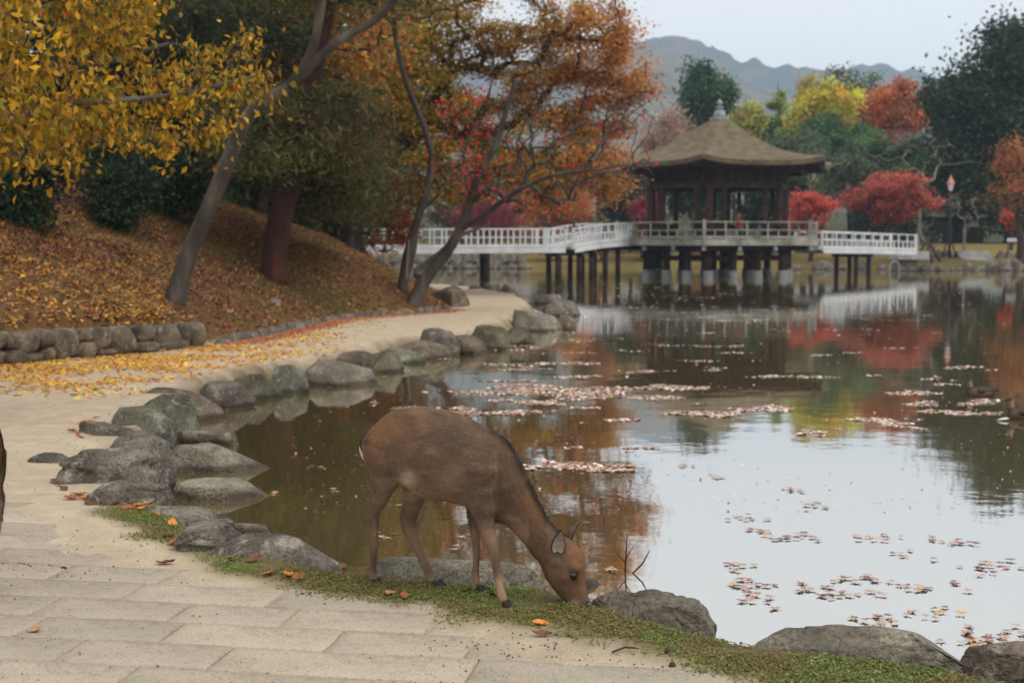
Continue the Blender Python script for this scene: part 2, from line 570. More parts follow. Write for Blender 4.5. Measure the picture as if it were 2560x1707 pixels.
at = n.new('ShaderNodeAttribute'); at.attribute_name = 'col'
g1 = noise_node(n, l, 5.0, 6, 0.65)
g2 = noise_node(n, l, 90.0, 3, 0.7)
r1 = ramp(n, l, g1.outputs[0], [(0.3, (0.82, 0.80, 0.78)), (0.7, (1.12, 1.12, 1.12))])
r2 = ramp(n, l, g2.outputs[0], [(0.3, (0.72, 0.70, 0.68)), (0.5, (1, 1, 1)), (0.7, (1.18, 1.18, 1.18))])
c = mixc(n, l, 1.0, at.outputs['Color'], r1.outputs[0], 'MULTIPLY')
c = mixc(n, l, 0.8, c, r2.outputs[0], 'MULTIPLY')
l.new(c, p.inputs['Base Color'])
p.inputs['Roughness'].default_value = 0.95
p.inputs['Specular IOR Level'].default_value = 0.15
ad = n.new('ShaderNodeMath'); ad.operation = 'MULTIPLY_ADD'; ad.inputs[1].default_value = 0.35
l.new(g2.outputs[0], ad.inputs[0]); l.new(g1.outputs[0], ad.inputs[2])
bump(n, l, p, ad.outputs[0], 0.5, 0.02)
M['ground'] = m
ground = tag(put('ground', me, m), 'sandy lakeside path and leaf-strewn bank around the pond', 'ground', kind='structure')

# ------------------------------------------------------------------ the pond
m, n, l, p = new_mat('water')
p.inputs['Base Color'].default_value = (*srgb(114, 96, 58), 1)
p.inputs['Roughness'].default_value = 0.035
p.inputs['IOR'].default_value = 1.95
w1 = noise_node(n, l, 1.4, 3, 0.5, stretch=(1, 1, 1))
w2 = noise_node(n, l, 9.0, 2, 0.5)
ad = n.new('ShaderNodeMath'); ad.operation = 'MULTIPLY_ADD'; ad.inputs[1].default_value = 0.12
l.new(w2.outputs[0], ad.inputs[0]); l.new(w1.outputs[0], ad.inputs[2])
bw = bump(n, l, p, ad.outputs[0], 0.05, 0.05)
gl = n.new('ShaderNodeBsdfGlossy'); gl.inputs['Roughness'].default_value = 0.03; gl.inputs['Color'].default_value = (0.97, 0.97, 0.95, 1)
l.new(bw.outputs[0], gl.inputs['Normal'])
mw = n.new('ShaderNodeMixShader'); mw.inputs[0].default_value = 0.60
l.new(p.outputs[0], mw.inputs[1]); l.new(gl.outputs[0], mw.inputs[2])
l.new(mw.outputs[0], n['Material Output'].inputs[0])
M['water'] = m
wx = np.array([[-60, 2, 0], [110, 2, 0], [110, 110, 0], [-60, 110, 0]], float)
pond = tag(put('pond_water', np_mesh('pond_water', wx, np.array([[0, 1, 2, 3]])), m), 'still brown-green pond mirroring the sky and autumn trees', 'water', kind='structure')

# ------------------------------------------------------------------ mountains
def mountain(name, ridge, dist, depth, bump_h, seed, stops, label, scale):
    ridge = np.array(ridge, float)
    u = np.linspace(ridge[0, 0], ridge[-1, 0], 420)
    ry = np.interp(u, ridge[:, 0], ridge[:, 1])
    V = []
    nrow = 60
    for k in range(nrow):
        t = k / (nrow - 1)
        D = dist - depth * (1 - t)
        top = np.array([A(a, b, dist)[2] for a, b in zip(u, ry)])
        x = (u - CX) / FPX * D / CP
        x = x * (dist / D) ** 0.4
        z = top * (t ** 1.1) + (1 - t) * 2
        q = np.stack([x, np.full_like(x, D), z], -1)
        nn = fbm(q / 220 + seed, 4) * bump_h * 3.5 * math.sin(math.pi * min(t, 0.97)) + fbm(q / 26 + seed, 3) * bump_h * (0.4 + 0.6 * t)
        q[:, 2] += nn * (0.3 + 0.7 * t) - (0 if k else 5)
        V.append(q)
    back = V[-1].copy(); back[:, 1] += depth * 0.5; back[:, 2] = -5
    V.append(back)
    V = np.array(V)
    I = np.arange(V.shape[0] * V.shape[1]).reshape(V.shape[:2])
    F = np.stack([I[:-1, :-1], I[:-1, 1:], I[1:, 1:], I[1:, :-1]], -1).reshape(-1, 4)
    mm = mat_noise(name, stops, scale, 0.95, 0.8, scale * 2.2, 6.0, spec=0.05, detail=8)
    return tag(put(name, np_mesh(name, V.reshape(-1, 3), F, None, True), mm), label, 'mountain', kind='structure')
mountain('mountain', [(300, 330), (800, 240), (1300, 160), (1500, 120), (1627, 98), (1685, 89), (1739, 105), (1806, 129), (1837, 147), (1895, 150), (1953, 169), (2006, 172), (2096, 171), (2140, 166), (2198, 162), (2252, 173), (2310, 196), (2500, 250), (3000, 300), (3600, 380)],
         2600, 500, 9, 3.1, [(0.36, srgb(28, 36, 28)), (0.48, srgb(48, 50, 34)), (0.58, srgb(92, 64, 42)), (0.7, srgb(38, 46, 30))], 'long wooded mountain ridge, dark with autumn trees, against the sky', 0.02)
mountain('grass_hill', [(300, 420), (900, 300), (1300, 200), (1560, 140), (1627, 127), (1663, 121), (1700, 126), (1738, 139), (1810, 172), (1880, 215), (1960, 238), (2060, 250), (2200, 262), (2400, 300), (2800, 380), (3400, 470)],
         1900, 700, 4, 8.7, [(0.38, srgb(54, 58, 42)), (0.48, srgb(96, 92, 66)), (0.56, srgb(116, 88, 64)), (0.66, srgb(46, 54, 40))], 'paler grassy hill in front of the dark mountain ridge', 0.02)

# ------------------------------------------------------------------ rocks
def ico(sub):
    bm = bmesh.new()
    bmesh.ops.create_icosphere(bm, subdivisions=sub, radius=1.0)
    V = np.array([v.co[:] for v in bm.verts])
    F = np.array([[v.index for v in f.verts] for f in bm.faces])
    bm.free()
    return V, F
ICO = {k: ico(k) for k in (2, 3, 4, 5)}

def rock_mesh(seed, w, d, h, sub=4, block=3.0, rough=1.0, strata=0.0, top=0.75, lean=0.0):
    """a boulder w wide, d deep, h high above its foot, reaching below it too"""
    r = np.random.default_rng(seed)
    V, F = ICO[sub]
    P = V / (np.abs(V) ** block).sum(1)[:, None] ** (1 / block)
    for k in range(11):
        n = r.normal(size=3); n[2] = abs(n[2]) * 0.6
        n /= np.linalg.norm(n)
        c = r.uniform(0.62, 0.98)
        e = P @ n - c
        P = P - np.where(e > 0, e * 0.95, 0)[:, None] * n
    e = P[:, 2] - top
    P[:, 2] -= np.where(e > 0, e * 0.75, 0)
    o = r.uniform(-50, 50, 3)
    q = P * np.array([w, d, h]) / max(0.2, (w * d * h) ** (1 / 3)) * 1.0
    P = P * (1 + rough * (0.10 * fbm(q * 1.3 + o, 3) + 0.05 * fbm(q * 4.5 + o, 4) - 0.05 * np.abs(fbm(q * 3.1 + o + 7, 4)) + 0.020 * fbm(q * 16 + o, 3)))[:, None]
    for k in range(9):
        n = r.normal(size=3); n[2] = abs(n[2]) * r.choice([0.35, 1.2])
        n /= np.linalg.norm(n)
        e = P @ n - r.uniform(0.60, 0.86) * np.percentile(P @ n, 99.5)
        P = P - np.where(e > 0, e * 0.93, 0)[:, None] * n
    P = P * (1 + 0.012 * rough * fbm(q * 9 + o, 4))[:, None]
    if strata:
        P[:, :2] *= (1 + strata * 0.10 * np.sign(np.sin(P[:, 2] * 9 + 2 * fbm(q + o, 2))))[:, None]
    P[:, 0] += lean * P[:, 2]
    hi, lo = P.max(0), P.min(0)
    P = (P - (hi + lo) / 2) / ((hi - lo) / 2)
    z = np.where(P[:, 2] > -0.35, (P[:, 2] + 0.35) / 1.35 * h, (P[:, 2] + 0.35) * 0.55)
    return np_mesh('rock', np.stack([P[:, 0] * w / 2, P[:, 1] * d / 2, z], -1), F, None, True)

ROCK_GROUP = 'stones edging the pond'
def shore_rock(box, label, mat='rock_dark', z=0.0, depth=0.8, seed=1, rot=0.0, sub=4, name='shore_rock', group=ROCK_GROUP, hmin=0.06, **k):
    x0, y0, x1, y1 = box
    cx = (x0 + x1) / 2
    b = G(cx, y1, z)
    D = b[1]
    w = (x1 - x0) * D / FPX
    if y1 < 1032 and name == 'shore_rock' and D < 60:
        w *= 1.12; depth = max(depth, 0.95)
    d = (depth + 0.08) * w
    slope = (y1 - HORIZON) / FPX
    h = max((y1 - y0) * D / FPX - 0.70 * d * slope, hmin)
    if D > 8.3: sub = min(sub, 4)
    me = rock_mesh(seed, w * 1.04, d, h * 1.05, sub, **k)
    c = G(cx, y1, z)
    c[0] *= (D + d * 0.42) / D
    o = put(name, me, M[mat], None, (c[0], D + d * 0.42, z - 0.02))
    o.rotation_euler.z = math.radians(rot)
    return tag(o, label, 'rock', group)

R = shore_rock
R((2395, 1588, 2760, 1690), 'brown boulder at the end of the mossy bank past the hump-backed boulder', 'rock_brown', 0.22, 0.45, 101, -14, 5, top=0.6, rough=1.6)
R((1868, 1524, 2412, 1652), 'long hump-backed brown boulder with an orange leaf lying on it', 'rock_pale_lit', 0.22, 0.36, 102, -10, 5, top=0.6, rough=1.7)
R((1458, 1452, 1792, 1562), 'grey granite boulder just beyond the grazing deer\'s muzzle', 'rock_pale_lit', 0.22, 0.34, 103, -20, 5, top=0.55, block=2.4, rough=1.7, lean=-0.25)
R((896, 1366, 1372, 1478), 'broad pale flat-topped boulder behind the grazing deer\'s legs', 'rock_pale_lit', 0.22, 0.42, 104, -5, 5, top=0.5, block=2.6)
R((1405, 1432, 1510, 1470), 'small dark wet stone beside the twig in the water', 'rock_dark', 0.0, 0.6, 144, 5, 4)
R((420, 1283, 620, 1392), 'ridged grey boulder with a pale ledge, joined to the long sloping one', 'rock_dark', 0.23, 0.7, 105, 10, 5, strata=0.7, top=0.6)
R((520, 1316, 878, 1412), 'long sloping speckled grey boulder running along the mossy bank', 'rock_dark', 0.23, 0.42, 106, -12, 5, top=0.6, block=2.4, lean=-0.3)
R((340, 1250, 545, 1300), 'low rounded grey stone between the dark slab and the ridged boulder', 'rock_dark', 0.24, 0.6, 107, 8, 5)
R((575, 1294, 682, 1338), 'small pale flat stone lying in the water beside the ridged boulder', 'rock_pale_lit', 0.0, 0.6, 108, 0, 4, top=0.5)
R((222, 1182, 445, 1262), 'smooth dark slab-shaped stone with leaves along its foot', 'rock_dark', 0.25, 0.55, 109, 6, 5, top=0.5)
R((424, 1188, 680, 1252), 'pale flat stone lying low in the water, lower of the two', 'rock_pale_lit', 0.0, 0.55, 110, 2, 5, top=0.45, block=3.5)
R((414, 1094, 694, 1182), 'pale wedge-shaped stone with a pointed tip in the water', 'rock_pale_lit', 0.0, 0.5, 111, -4, 5, top=0.5, block=2.2, lean=-0.45)
R((130, 1108, 396, 1212), 'dark layered boulder with a flat top and mossy foot', 'rock_dark', 0.25, 0.5, 112, 5, 5, strata=1.0, top=0.55, block=3.5)
R((72, 1120, 190, 1160), 'low dark stone sunk in the path behind the layered boulder', 'rock_dark', 0.25, 0.7, 113, 0, 4)
R((236, 1074, 428, 1200), 'tall smooth dark boulder rising behind the layered one', 'rock_dark', 0.12, 0.7, 114, 0, 5, top=0.7)
R((192, 1044, 384, 1094), 'low rounded dark stone with a heap of leaves at its end', 'rock_dark', 0.25, 0.55, 115, 6, 5)
R((256, 1002, 438, 1112), 'rounded greenish lichen-covered boulder', 'rock_lichen', 0.1, 0.8, 116, 10, 5, block=2.2)
R((332, 974, 508, 1094), 'tall pale-streaked grey boulder dropping steeply to the water', 'rock_lichen', 0.02, 0.8, 117, 5, 5, top=0.7)
R((436, 1066, 606, 1114), 'thin brown slab stone leaning into the water by the streaked boulder', 'rock_brown', 0.0, 0.45, 118, -6, 4, top=0.5)
R((312, 956, 545, 1030), 'long brown-grey stone lying along the leaf-covered path edge', 'rock_brown', 0.1, 0.55, 119, 14, 4, top=0.6)
R((470, 944, 630, 1020), 'big purple-grey sloping stone beside the long brown-grey one', 'rock_dark', 0.02, 0.7, 120, 0, 4, top=0.6)
R((566, 924, 708, 998), 'squarish mossy grey stone under the yellow leaves', 'rock_moss', 0.02, 0.8, 121, 4, 4, block=4)
R((678, 904, 772, 980), 'upright squared stone with a flat pale face', 'rock_lichen', 0.02, 0.9, 122, 0, 4, block=5)
R((762, 890, 932, 966), 'wide pale boulder with a broken slanting front', 'rock_pale_lit', 0.0, 0.7, 123, 0, 4, top=0.6)
R((848, 870, 938, 900), 'thin flat stone on the path edge behind the wide pale boulder', 'rock_brown', 0.18, 0.6, 124, 0, 4)
R((900, 866, 1004, 932), 'rounded mossy stone next to the wide pale boulder', 'rock_moss', 0.0, 0.8, 125, 0, 4)
R((942, 861, 1058, 904), 'low grey stone half hidden behind the rounded mossy one', 'rock_lichen', 0.04, 0.7, 126, 0, 4)
R((1006, 845, 1116, 896), 'smooth egg-shaped brown stone below the dark block', 'rock_brown', 0.02, 0.7, 127, -8, 4, block=2.2)
R((1046, 815, 1144, 886), 'dark squared block standing upright on the shore', 'rock_dark', 0.02, 0.7, 128, 0, 4, block=6, rough=0.6, top=0.9)
R((1140, 832, 1220, 886), 'triangular grey stone leaning beside the dark squared block', 'rock_brown', 0.0, 0.8, 129, 0, 4, lean=-0.3)
R((1172, 808, 1270, 872), 'stone with a bright green moss patch on its side', 'rock_moss', 0.02, 0.8, 130, 0, 4)
R((1246, 814, 1338, 862), 'round-shouldered stone just past the moss-patched one', 'rock_brown', 0.0, 0.8, 131, 0, 4, block=4)
R((1286, 770, 1402, 826), 'pale flat-topped boulder at the bend of the shore', 'rock_pale_lit', 0.02, 0.8, 132, 0, 4, block=4, top=0.6)
R((1392, 784, 1438, 824), 'small stone wedged at the waterside end of the bend', 'rock_brown', 0.0, 0.9, 133, 0, 4)
R((1356, 748, 1448, 790), 'dark broad boulder at the tip of the path', 'rock_dark', 0.0, 0.8, 134, 0, 4, block=3.5)
R((1332, 733, 1408, 758), 'low dark stone behind the boulder at the tip of the path', 'rock_dark', 0.02, 0.8, 135, 0, 3)
R((1166, 710, 1216, 742), 'dark stone standing in the shallows next to the big path-end block', 'rock_dark', 0.0, 0.8, 136, 0, 3)
R((1208, 702, 1250, 740), 'pointed dark stone in the shallows beyond the path', 'rock_dark', 0.0, 0.8, 137, 0, 3)
R((1248, 710, 1294, 744), 'rounded dark stone in the shallows beyond the path', 'rock_dark', 0.0, 0.8, 138, 0, 3, block=2.2)
R((1252, 739, 1338, 756), 'long low grey stone along the far edge of the path', 'rock_dark', 0.05, 0.6, 139, 0, 3)
R((1070, 710, 1172, 770), 'big brown squared boulder at the foot of the leaning tree', 'rock_brown', 0.22, 0.8, 140, 0, 4, block=6, rough=0.5, top=0.9)

# stones along the far shore, right of the bridge
far_labels = ['flat', 'rounded', 'squat', 'dark', 'jagged', 'low', 'broad']
r = np.random.default_rng(5)
fx = 2275
k = 0
while fx < 2700:
    wpx = r.uniform(16, 42)
    hpx = r.uniform(10, 24)
    if abs(fx - 2470) < 30: hpx = 32
    p0 = hit(fx + wpx / 2, 676)
    D = 91
    zz = 0.0
    c = A(fx + wpx / 2, 676, D)
    me = rock_mesh(300 + k, wpx * D / FPX * 1.1, 0.9, hpx * D / FPX, 3, block=2.8)
    tag(put('shore_rock', me, M['rock_dark'], None, (c[0], float(np.interp(c[0], [20, 23.5, 26, 32, 48], [94, 91, 88.5, 88, 86])) + 0.15, -0.05)), 'dark grey stone in the row along the far grassy shore', 'rock', 'stones along the far shore')
    fx += wpx * 0.95
    k += 1
for k, (a, b) in enumerate([(1990, 0.5), (2060, 0.9), (2110, 0.6), (2165, 0.8), (2205, 0.6)]):
    c = A(a, 672, 92.5)
    tag(put('shore_rock', rock_mesh(340 + k, b * 1.6, 1, b * 0.7, 3), M['rock_dark'], None, (c[0], 92.3 + 0.4 * (k % 2), -0.05)), 'mossy dark stone on the far shore under the right-hand bridge', 'rock', 'stones under the far bridge')
tag(put('hill_stone', rock_mesh(77, 0.26, 0.2, 0.12, 3), M['rock_dark'], None, tuple(hit(683, 760) - np.array([0, 0, 0.02]))), 'lone small grey stone lying on the grassy slope', 'rock')

# ------------------------------------------------------------------ retaining wall of field stones and the little kerb
wa, wb = G(0, 911), G(502, 866)
wall_dir = (wb - wa)[:2]; wall_len = float(np.linalg.norm(wall_dir)); wall_dir = wall_dir / wall_len
wall_n = np.array([wall_dir[1], -wall_dir[0]])
wall = tag(empty('retaining_wall', (wa[0], wa[1], 0.25)), 'low dry-stone wall of rounded boulders holding up the leafy bank', 'wall')
ST = [(-170, 10, 1145, 1290), (-330, -160, 1140, 1400), (-160, -20, 1290, 1410), (0, 58, 1145, 1280), (90, 275, 1138, 1325), (268, 398, 1120, 1265), (388, 594, 1113, 1365), (575, 712, 1113, 1222), (702, 868, 1104, 1285), (858, 1074, 1094, 1315),
      (1068, 1228, 1083, 1222), (1222, 1442, 1083, 1295), (1438, 1502, 1070, 1265), (1498, 1645, 1063, 1265), (0, 165, 1275, 1415), (50, 100, 1180, 1290), (150, 305, 1310, 1395), (298, 402, 1265, 1385),
      (588, 752, 1215, 1355), (740, 800, 1270, 1345), (790, 905, 1275, 1330), (1058, 1265, 1215, 1305), (1225, 1300, 1270, 1305), (1378, 1503, 1205, 1285)]
tt = lambda px: np.linalg.norm(np.array(_wall_at(px)) - wa[:2])
def _wall_at(px):
    d = ray(px, 880)
    # sight line meets the wall's vertical plane
    M2 = np.array([[d[0], -wall_dir[0]], [d[1], -wall_dir[1]]])
    s = np.linalg.solve(M2, wa[:2])
    return wa[:2] + wall_dir * s[1]
for k, (x0, x1, y0, y1) in enumerate(ST):
    pxm, pxw = (x0 + x1) / 2 * 0.306, (x1 - x0) * 0.306
    c = _wall_at(pxm)
    D = c[1]
    cosv = abs(wall_dir[0]) + 0.25
    w = pxw * D / FPX / min(1, cosv) * 0.98
    zt = CAMZ - (480 + y0 * 0.306 - HORIZON) * D / FPX
    zb = CAMZ - (480 + y1 * 0.306 - HORIZON) * D / FPX
    zb = max(zb, 0.16)
    h = zt - zb
    V, F = ICO[3]
    rr = np.random.default_rng(600 + k)
    P = V / (np.abs(V) ** 3.2).sum(1)[:, None] ** (1 / 3.2)
    P = P * (1 + 0.10 * fbm(P * 1.4 + k * 7.1, 3) + 0.03 * fbm(P * 6 + k, 3))[:, None]
    P[:, 0] *= 1 - 0.12 * P[:, 2] * rr.choice([-1, 1])
    P *= np.array([w / 2 * 1.04, 0.17, h / 2 * 1.05])
    pos = np.array([c[0], c[1], (zt + zb) / 2]) - np.array(wall.location)
    pos[:2] -= wall_n * 0.12 * -1 * 0 + wall_n * (-0.02 * rr.random())
    o = put('wall_stone', np_mesh('wall_stone', P, F, None, True), M['rock_brown'], wall, tuple(pos))
    o.rotation_euler = (0, rr.uniform(-0.05, 0.05), math.atan2(wall_dir[1], wall_dir[0]))
fill = MB()
a3 = wa[:2] - wall_dir * 2.2 - wall_n * 0.1; b3 = wb[:2] - wall_dir * 0.08 - wall_n * 0.1
fill.beam((a3[0], a3[1], 0.36), (b3[0], b3[1], 0.36), 0.1, 0.4)
M['soil'] = mat_noise('soil', [(0.3, srgb(40, 32, 24)), (0.7, srgb(74, 60, 44))], 12, 0.95, 0.6)
fill.build('earth_backing', M['soil'], wall)

kerb_pts = np.array([G(a, b) for a, b in [(540, 862), (623, 846), (753, 819), (837, 800), (944, 788), (1059, 782), (1108, 775)]])
kp = spline(kerb_pts, 12)
seg = np.r_[0, np.cumsum(np.linalg.norm(np.diff(kp, axis=0), axis=1))]
kerb = tag(empty('stone_kerb', tuple(kp[0])), 'thin kerb of small rough stones between sandy path and slope', 'kerb')
s = 0.0; k = 0
r = np.random.default_rng(9)
while s < seg[-1]:
    L = r.uniform(0.26, 0.52)
    c = np.array([np.interp(s + L / 2, seg, kp[:, j]) for j in range(3)])
    c2 = np.array([np.interp(min(s + L, seg[-1]), seg, kp[:, j]) for j in range(3)])
    dv = c2 - c
    hgt = r.uniform(0.10, 0.17)
    me = rock_mesh(700 + k, L * 1.04, 0.2, hgt, 3, block=4)
    o = put('kerb_stone', me, M['rock_dark'], kerb, tuple(np.array([c[0], c[1], 0.22]) - kp[0]))
    o.rotation_euler.z = math.atan2(dv[1], dv[0]) + r.uniform(-0.06, 0.06)
    s += L; k += 1

# ------------------------------------------------------------------ granite paving slabs
m, n, l, p = new_mat('granite')
oi = n.new('ShaderNodeObjectInfo')
t1 = noise_node(n, l, 2.2, 6, 0.6)
t2 = noise_node(n, l, 75, 4, 0.75)
t3 = noise_node(n, l, 16, 5, 0.7)
c1 = ramp(n, l, t1.outputs[0], [(0.3, srgb(152, 139, 123)), (0.7, srgb(188, 174, 155))])
c2 = ramp(n, l, t2.outputs[0], [(0.34, (0.62, 0.6, 0.58)), (0.5, (1, 1, 1)), (0.64, (1.25, 1.25, 1.25))])
c = mixc(n, l, 0.9, c1.outputs[0], c2.outputs[0], 'MULTIPLY')
dustf = ramp(n, l, t3.outputs[0], [(0.42, (0,) * 3), (0.62, (0.85,) * 3)])
c = mixc(n, l, dustf.outputs[0], c, srgb(180, 164, 140))
rr = ramp(n, l, oi.outputs['Random'], [(0, (0.82, 0.82, 0.84)), (1, (1.08, 1.06, 1.02))])
c = mixc(n, l, 1.0, c, rr.outputs[0], 'MULTIPLY')
l.new(c, p.inputs['Base Color'])
p.inputs['Roughness'].default_value = 0.85
p.inputs['Specular IOR Level'].default_value = 0.3
ad = n.new('ShaderNodeMath'); ad.operation = 'MULTIPLY_ADD'; ad.inputs[1].default_value = 0.5
l.new(t2.outputs[0], ad.inputs[0]); l.new(t3.outputs[0], ad.inputs[2])
bump(n, l, p, ad.outputs[0], 0.7, 0.012)
M['granite'] = m
def slab_mesh(L, Wd, seed):
    rr = np.random.default_rng(seed)
    nx, ny = 10, 6
    V, F = [], []
    b = 0.006
    xs = np.r_[-L / 2, np.linspace(-L / 2 + b, L / 2 - b, nx), L / 2]
    ys = np.r_[-Wd / 2, np.linspace(-Wd / 2 + b, Wd / 2 - b, ny), Wd / 2]
    X, Y = np.meshgrid(xs, ys, indexing='ij')
    q = np.stack([X, Y, 0 * X + seed], -1).reshape(-1, 3)
    edge = (np.abs(X) > L / 2 - 1e-6) | (np.abs(Y) > Wd / 2 - 1e-6)
    Z = np.where(edge, -0.007, 0.0) + 0.003 * fbm(q * 5, 3).reshape(X.shape)
    X = X + edge * 0.004 * fbm(q * 14 + 3, 2).reshape(X.shape)
    Y = Y + edge * 0.004 * fbm(q * 14 + 9, 2).reshape(X.shape)
    I = np.arange(X.size).reshape(X.shape)
    F = np.stack([I[:-1, :-1], I[1:, :-1], I[1:, 1:], I[:-1, 1:]], -1).reshape(-1, 4)
    top = np.stack([X, Y, Z], -1).reshape(-1, 3)
    rim = np.r_[I[:, 0], I[-1, 1:], I[-2::-1, -1], I[0, -2:0:-1]]
    low = top[rim].copy(); low[:, 2] = -0.07
    base = len(top)
    kk = np.arange(len(rim))
    side = np.stack([rim, base + kk, base + (kk + 1) % len(rim), rim[(kk + 1) % len(rim)]], -1)
    return np_mesh('paving_slab', np.vstack([top, low]), np.vstack([F, side[:, ::-1][:, ::-1]]), None, False)
rot = math.atan2(-0.17, 1.0)
ca, sa = math.cos(rot), math.sin(rot)
slabs = [slab_mesh(L, 0.284, 40 + k) for k, L in enumerate([0.46, 0.52, 0.58, 0.64, 0.70, 0.80, 0.92])]
LEN = [0.46, 0.52, 0.58, 0.64, 0.70, 0.80, 0.92]
r = np.random.default_rng(21)
for row in range(-2, 22):
    v = 3.6 + row * 0.290
    u = -5.4 + r.uniform(0, 0.6)
    while u < 2.6:
        k = int(r.integers(0, 7))
        uc = u + LEN[k] / 2
        x, y = uc * ca - v * sa * 1.0, uc * sa + v * ca
        y = y - 0.25
        e = float(poly_sd(np.array([x]), np.array([y]), SLAB_EDGE)[0])
        ax = abs(x) / max(y, 0.1)
        if e > -0.15 and 3.9 < y < 9 and ax < 0.52:
            o = put('paving_slab', slabs[k], M['granite'], ground, (x, y, 0.252 + r.uniform(-0.002, 0.002)))
            o.rotation_euler = (r.uniform(-0.004, 0.004), r.uniform(-0.004, 0.004), rot + r.uniform(-0.004, 0.004))
        u += LEN[k] + 0.006
# ------------------------------------------------------------------ wood, paint, thatch
M['wood_dark'] = mat_noise('wood_dark', [(0.3, srgb(34, 23, 20)), (0.6, srgb(56, 38, 32)), (0.8, srgb(78, 56, 47))], 3, 0.9, 0.4, 12, stretch=(1, 1, 0.25))
M['wood_red'] = mat_noise('wood_red', [(0.3, srgb(50, 33, 28)), (0.7, srgb(88, 62, 53))], 3, 0.85, 0.3, 12)
M['wood_weathered'] = mat_noise('wood_weathered', [(0.3, srgb(104, 102, 82)), (0.5, srgb(150, 146, 132)), (0.75, srgb(182, 176, 166))], 1.6, 0.9, 0.3, 10)
M['paint_white'] = mat_noise('paint_white', [(0.3, srgb(196, 194, 194)), (0.7, srgb(226, 224, 224))], 1.4, 0.7, 0.15, 8)
M['metal_dark'] = mat_noise('metal_dark', [(0.3, srgb(24, 24, 26)), (0.7, srgb(44, 42, 42))], 6, 0.5, 0.1)
M['metal_grey'] = mat_noise('metal_grey', [(0.3, srgb(110, 116, 118)), (0.7, srgb(160, 166, 166))], 6, 0.45, 0.1)
M['thatch'] = mat_noise('thatch', [(0.28, srgb(82, 70, 54)), (0.5, srgb(108, 94, 72)), (0.72, srgb(130, 115, 90))], 2.2, 0.95, 0.9, 14, 0.06, stretch=(1, 1, 1.6), detail=8)
M['concrete'] = mat_noise('concrete', [(0.3, srgb(150, 146, 140)), (0.7, srgb(196, 192, 186))], 2, 0.9, 0.2, 10)
M['copper'] = mat_noise('copper', [(0.3, srgb(186, 120, 104)), (0.7, srgb(214, 150, 132))], 5, 0.6, 0.1)
M['lamp_glass'] = mat_noise('lamp_glass', [(0.3, srgb(214, 218, 222)), (0.7, srgb(232, 236, 238))], 5, 0.25, 0.0)

# ------------------------------------------------------------------ the floating pavilion
PC = A(1795, 690, 74.0)
pav = tag(empty('pavilion', (PC[0], PC[1], 0)), 'six-sided wooden pavilion with thatched roof standing on posts in the pond', 'pavilion')
tocam = np.array([-PC[0], -PC[1]]); tocam /= np.linalg.norm(tocam)
rightv = np.array([-tocam[1], tocam[0]])
TH = math.radians(-7)
def hexdir(k, off=0.0):
    a = TH + math.radians(60 * k) + off
    return math.cos(a) * tocam + math.sin(a) * rightv
def hexpt(k, R, z=0.0):
    """corner k (may be fractional along the side) of the hexagon of radius R"""
    i = math.floor(k); t = k - i
    p = (1 - t) * hexdir(i) + t * hexdir(i + 1)
    return np.array([PC[0] + R * p[0], PC[1] + R * p[1], z])
def hexring(mb, R0, R1, z0, z1):
    """closed hexagonal band between radii R0 < R1 and heights z0 < z1"""
    V, F = [], []
    for R, z in ((R0, z0), (R1, z0), (R1, z1), (R0, z1)):
        for k in range(6): V.append(hexpt(k, R, z))
    for j in range(4):
        for k in range(6):
            a, b = j * 6, ((j + 1) % 4) * 6
            F.append((a + k, a + (k + 1) % 6, b + (k + 1) % 6, b + k))
    mb.add(V, F)
b = MB(); hexring(b, 0.01, 5.62, 1.74, 1.88); b.build('deck', M['wood_weathered'], pav)
b = MB(); hexring(b, 5.62, 5.74, 1.60, 1.90); b.build('deck_edge', M['wood_weathered'], pav)
b = MB(); hexring(b, 4.7, 5.0, 1.36, 1.735); b.build('ring_beam', M['wood_dark'], pav)
b = MB(); hexring(b, 3.5, 3.8, 1.30, 1.735); b.build('ring_beam', M['wood_dark'], pav)
for k in range(18):
    q = k / 3
    b = MB(); b.beam(hexpt(q, 3.0, 1.47), hexpt(q, 5.52, 1.47), 0.16, 0.2); j = b.build('joist', M['wood_dark'], pav)
    b = MB(); b.beam(hexpt(q, 5.52, 1.46), hexpt(q, 5.68, 1.46), 0.17, 0.22); b.build('joist_cap', M['metal_grey'], j)
for k in range(6):
    b = MB(); b.beam(hexpt(k + 0.02, 3.9, 0.95), hexpt(k + 0.98, 3.9, 0.95), 0.14, 0.2); b.build('tie_beam', M['wood_dark'], pav)
for k in range(18):
    for R in ((3.95,) if k % 3 else (3.95, 2.0)):
        c0 = hexpt(k / 3, R)
        b = MB(); b.tube([(c0[0], c0[1], 0.30), (c0[0], c0[1], 1.40)], [0.185, 0.185], 12); st = b.build('stilt', M['wood_red'], pav, True)
        b = MB(); b.tube([(c0[0], c0[1], -0.5), (c0[0], c0[1], 0.10), (c0[0], c0[1], 0.36)], [0.26, 0.26, 0.24], 14); b.build('stilt_base', M['concrete'], st, True)

def finial_post(parent, x, y, z0, h, w, mat, cap=True):
    b = MB(); b.box((x, y, z0 + h / 2), (w, w, h)); o = b.build('newel_post', mat, parent)
    if cap:
        b = MB(); b.lathe((x, y, z0 + h), [(0.075, 0), (0.085, 0.05), (0.05, 0.09), (0.085, 0.15), (0.09, 0.2), (0.05, 0.26), (0.01, 0.31)], 10)
        b.build('finial', M['metal_dark'], o, True)
    return o

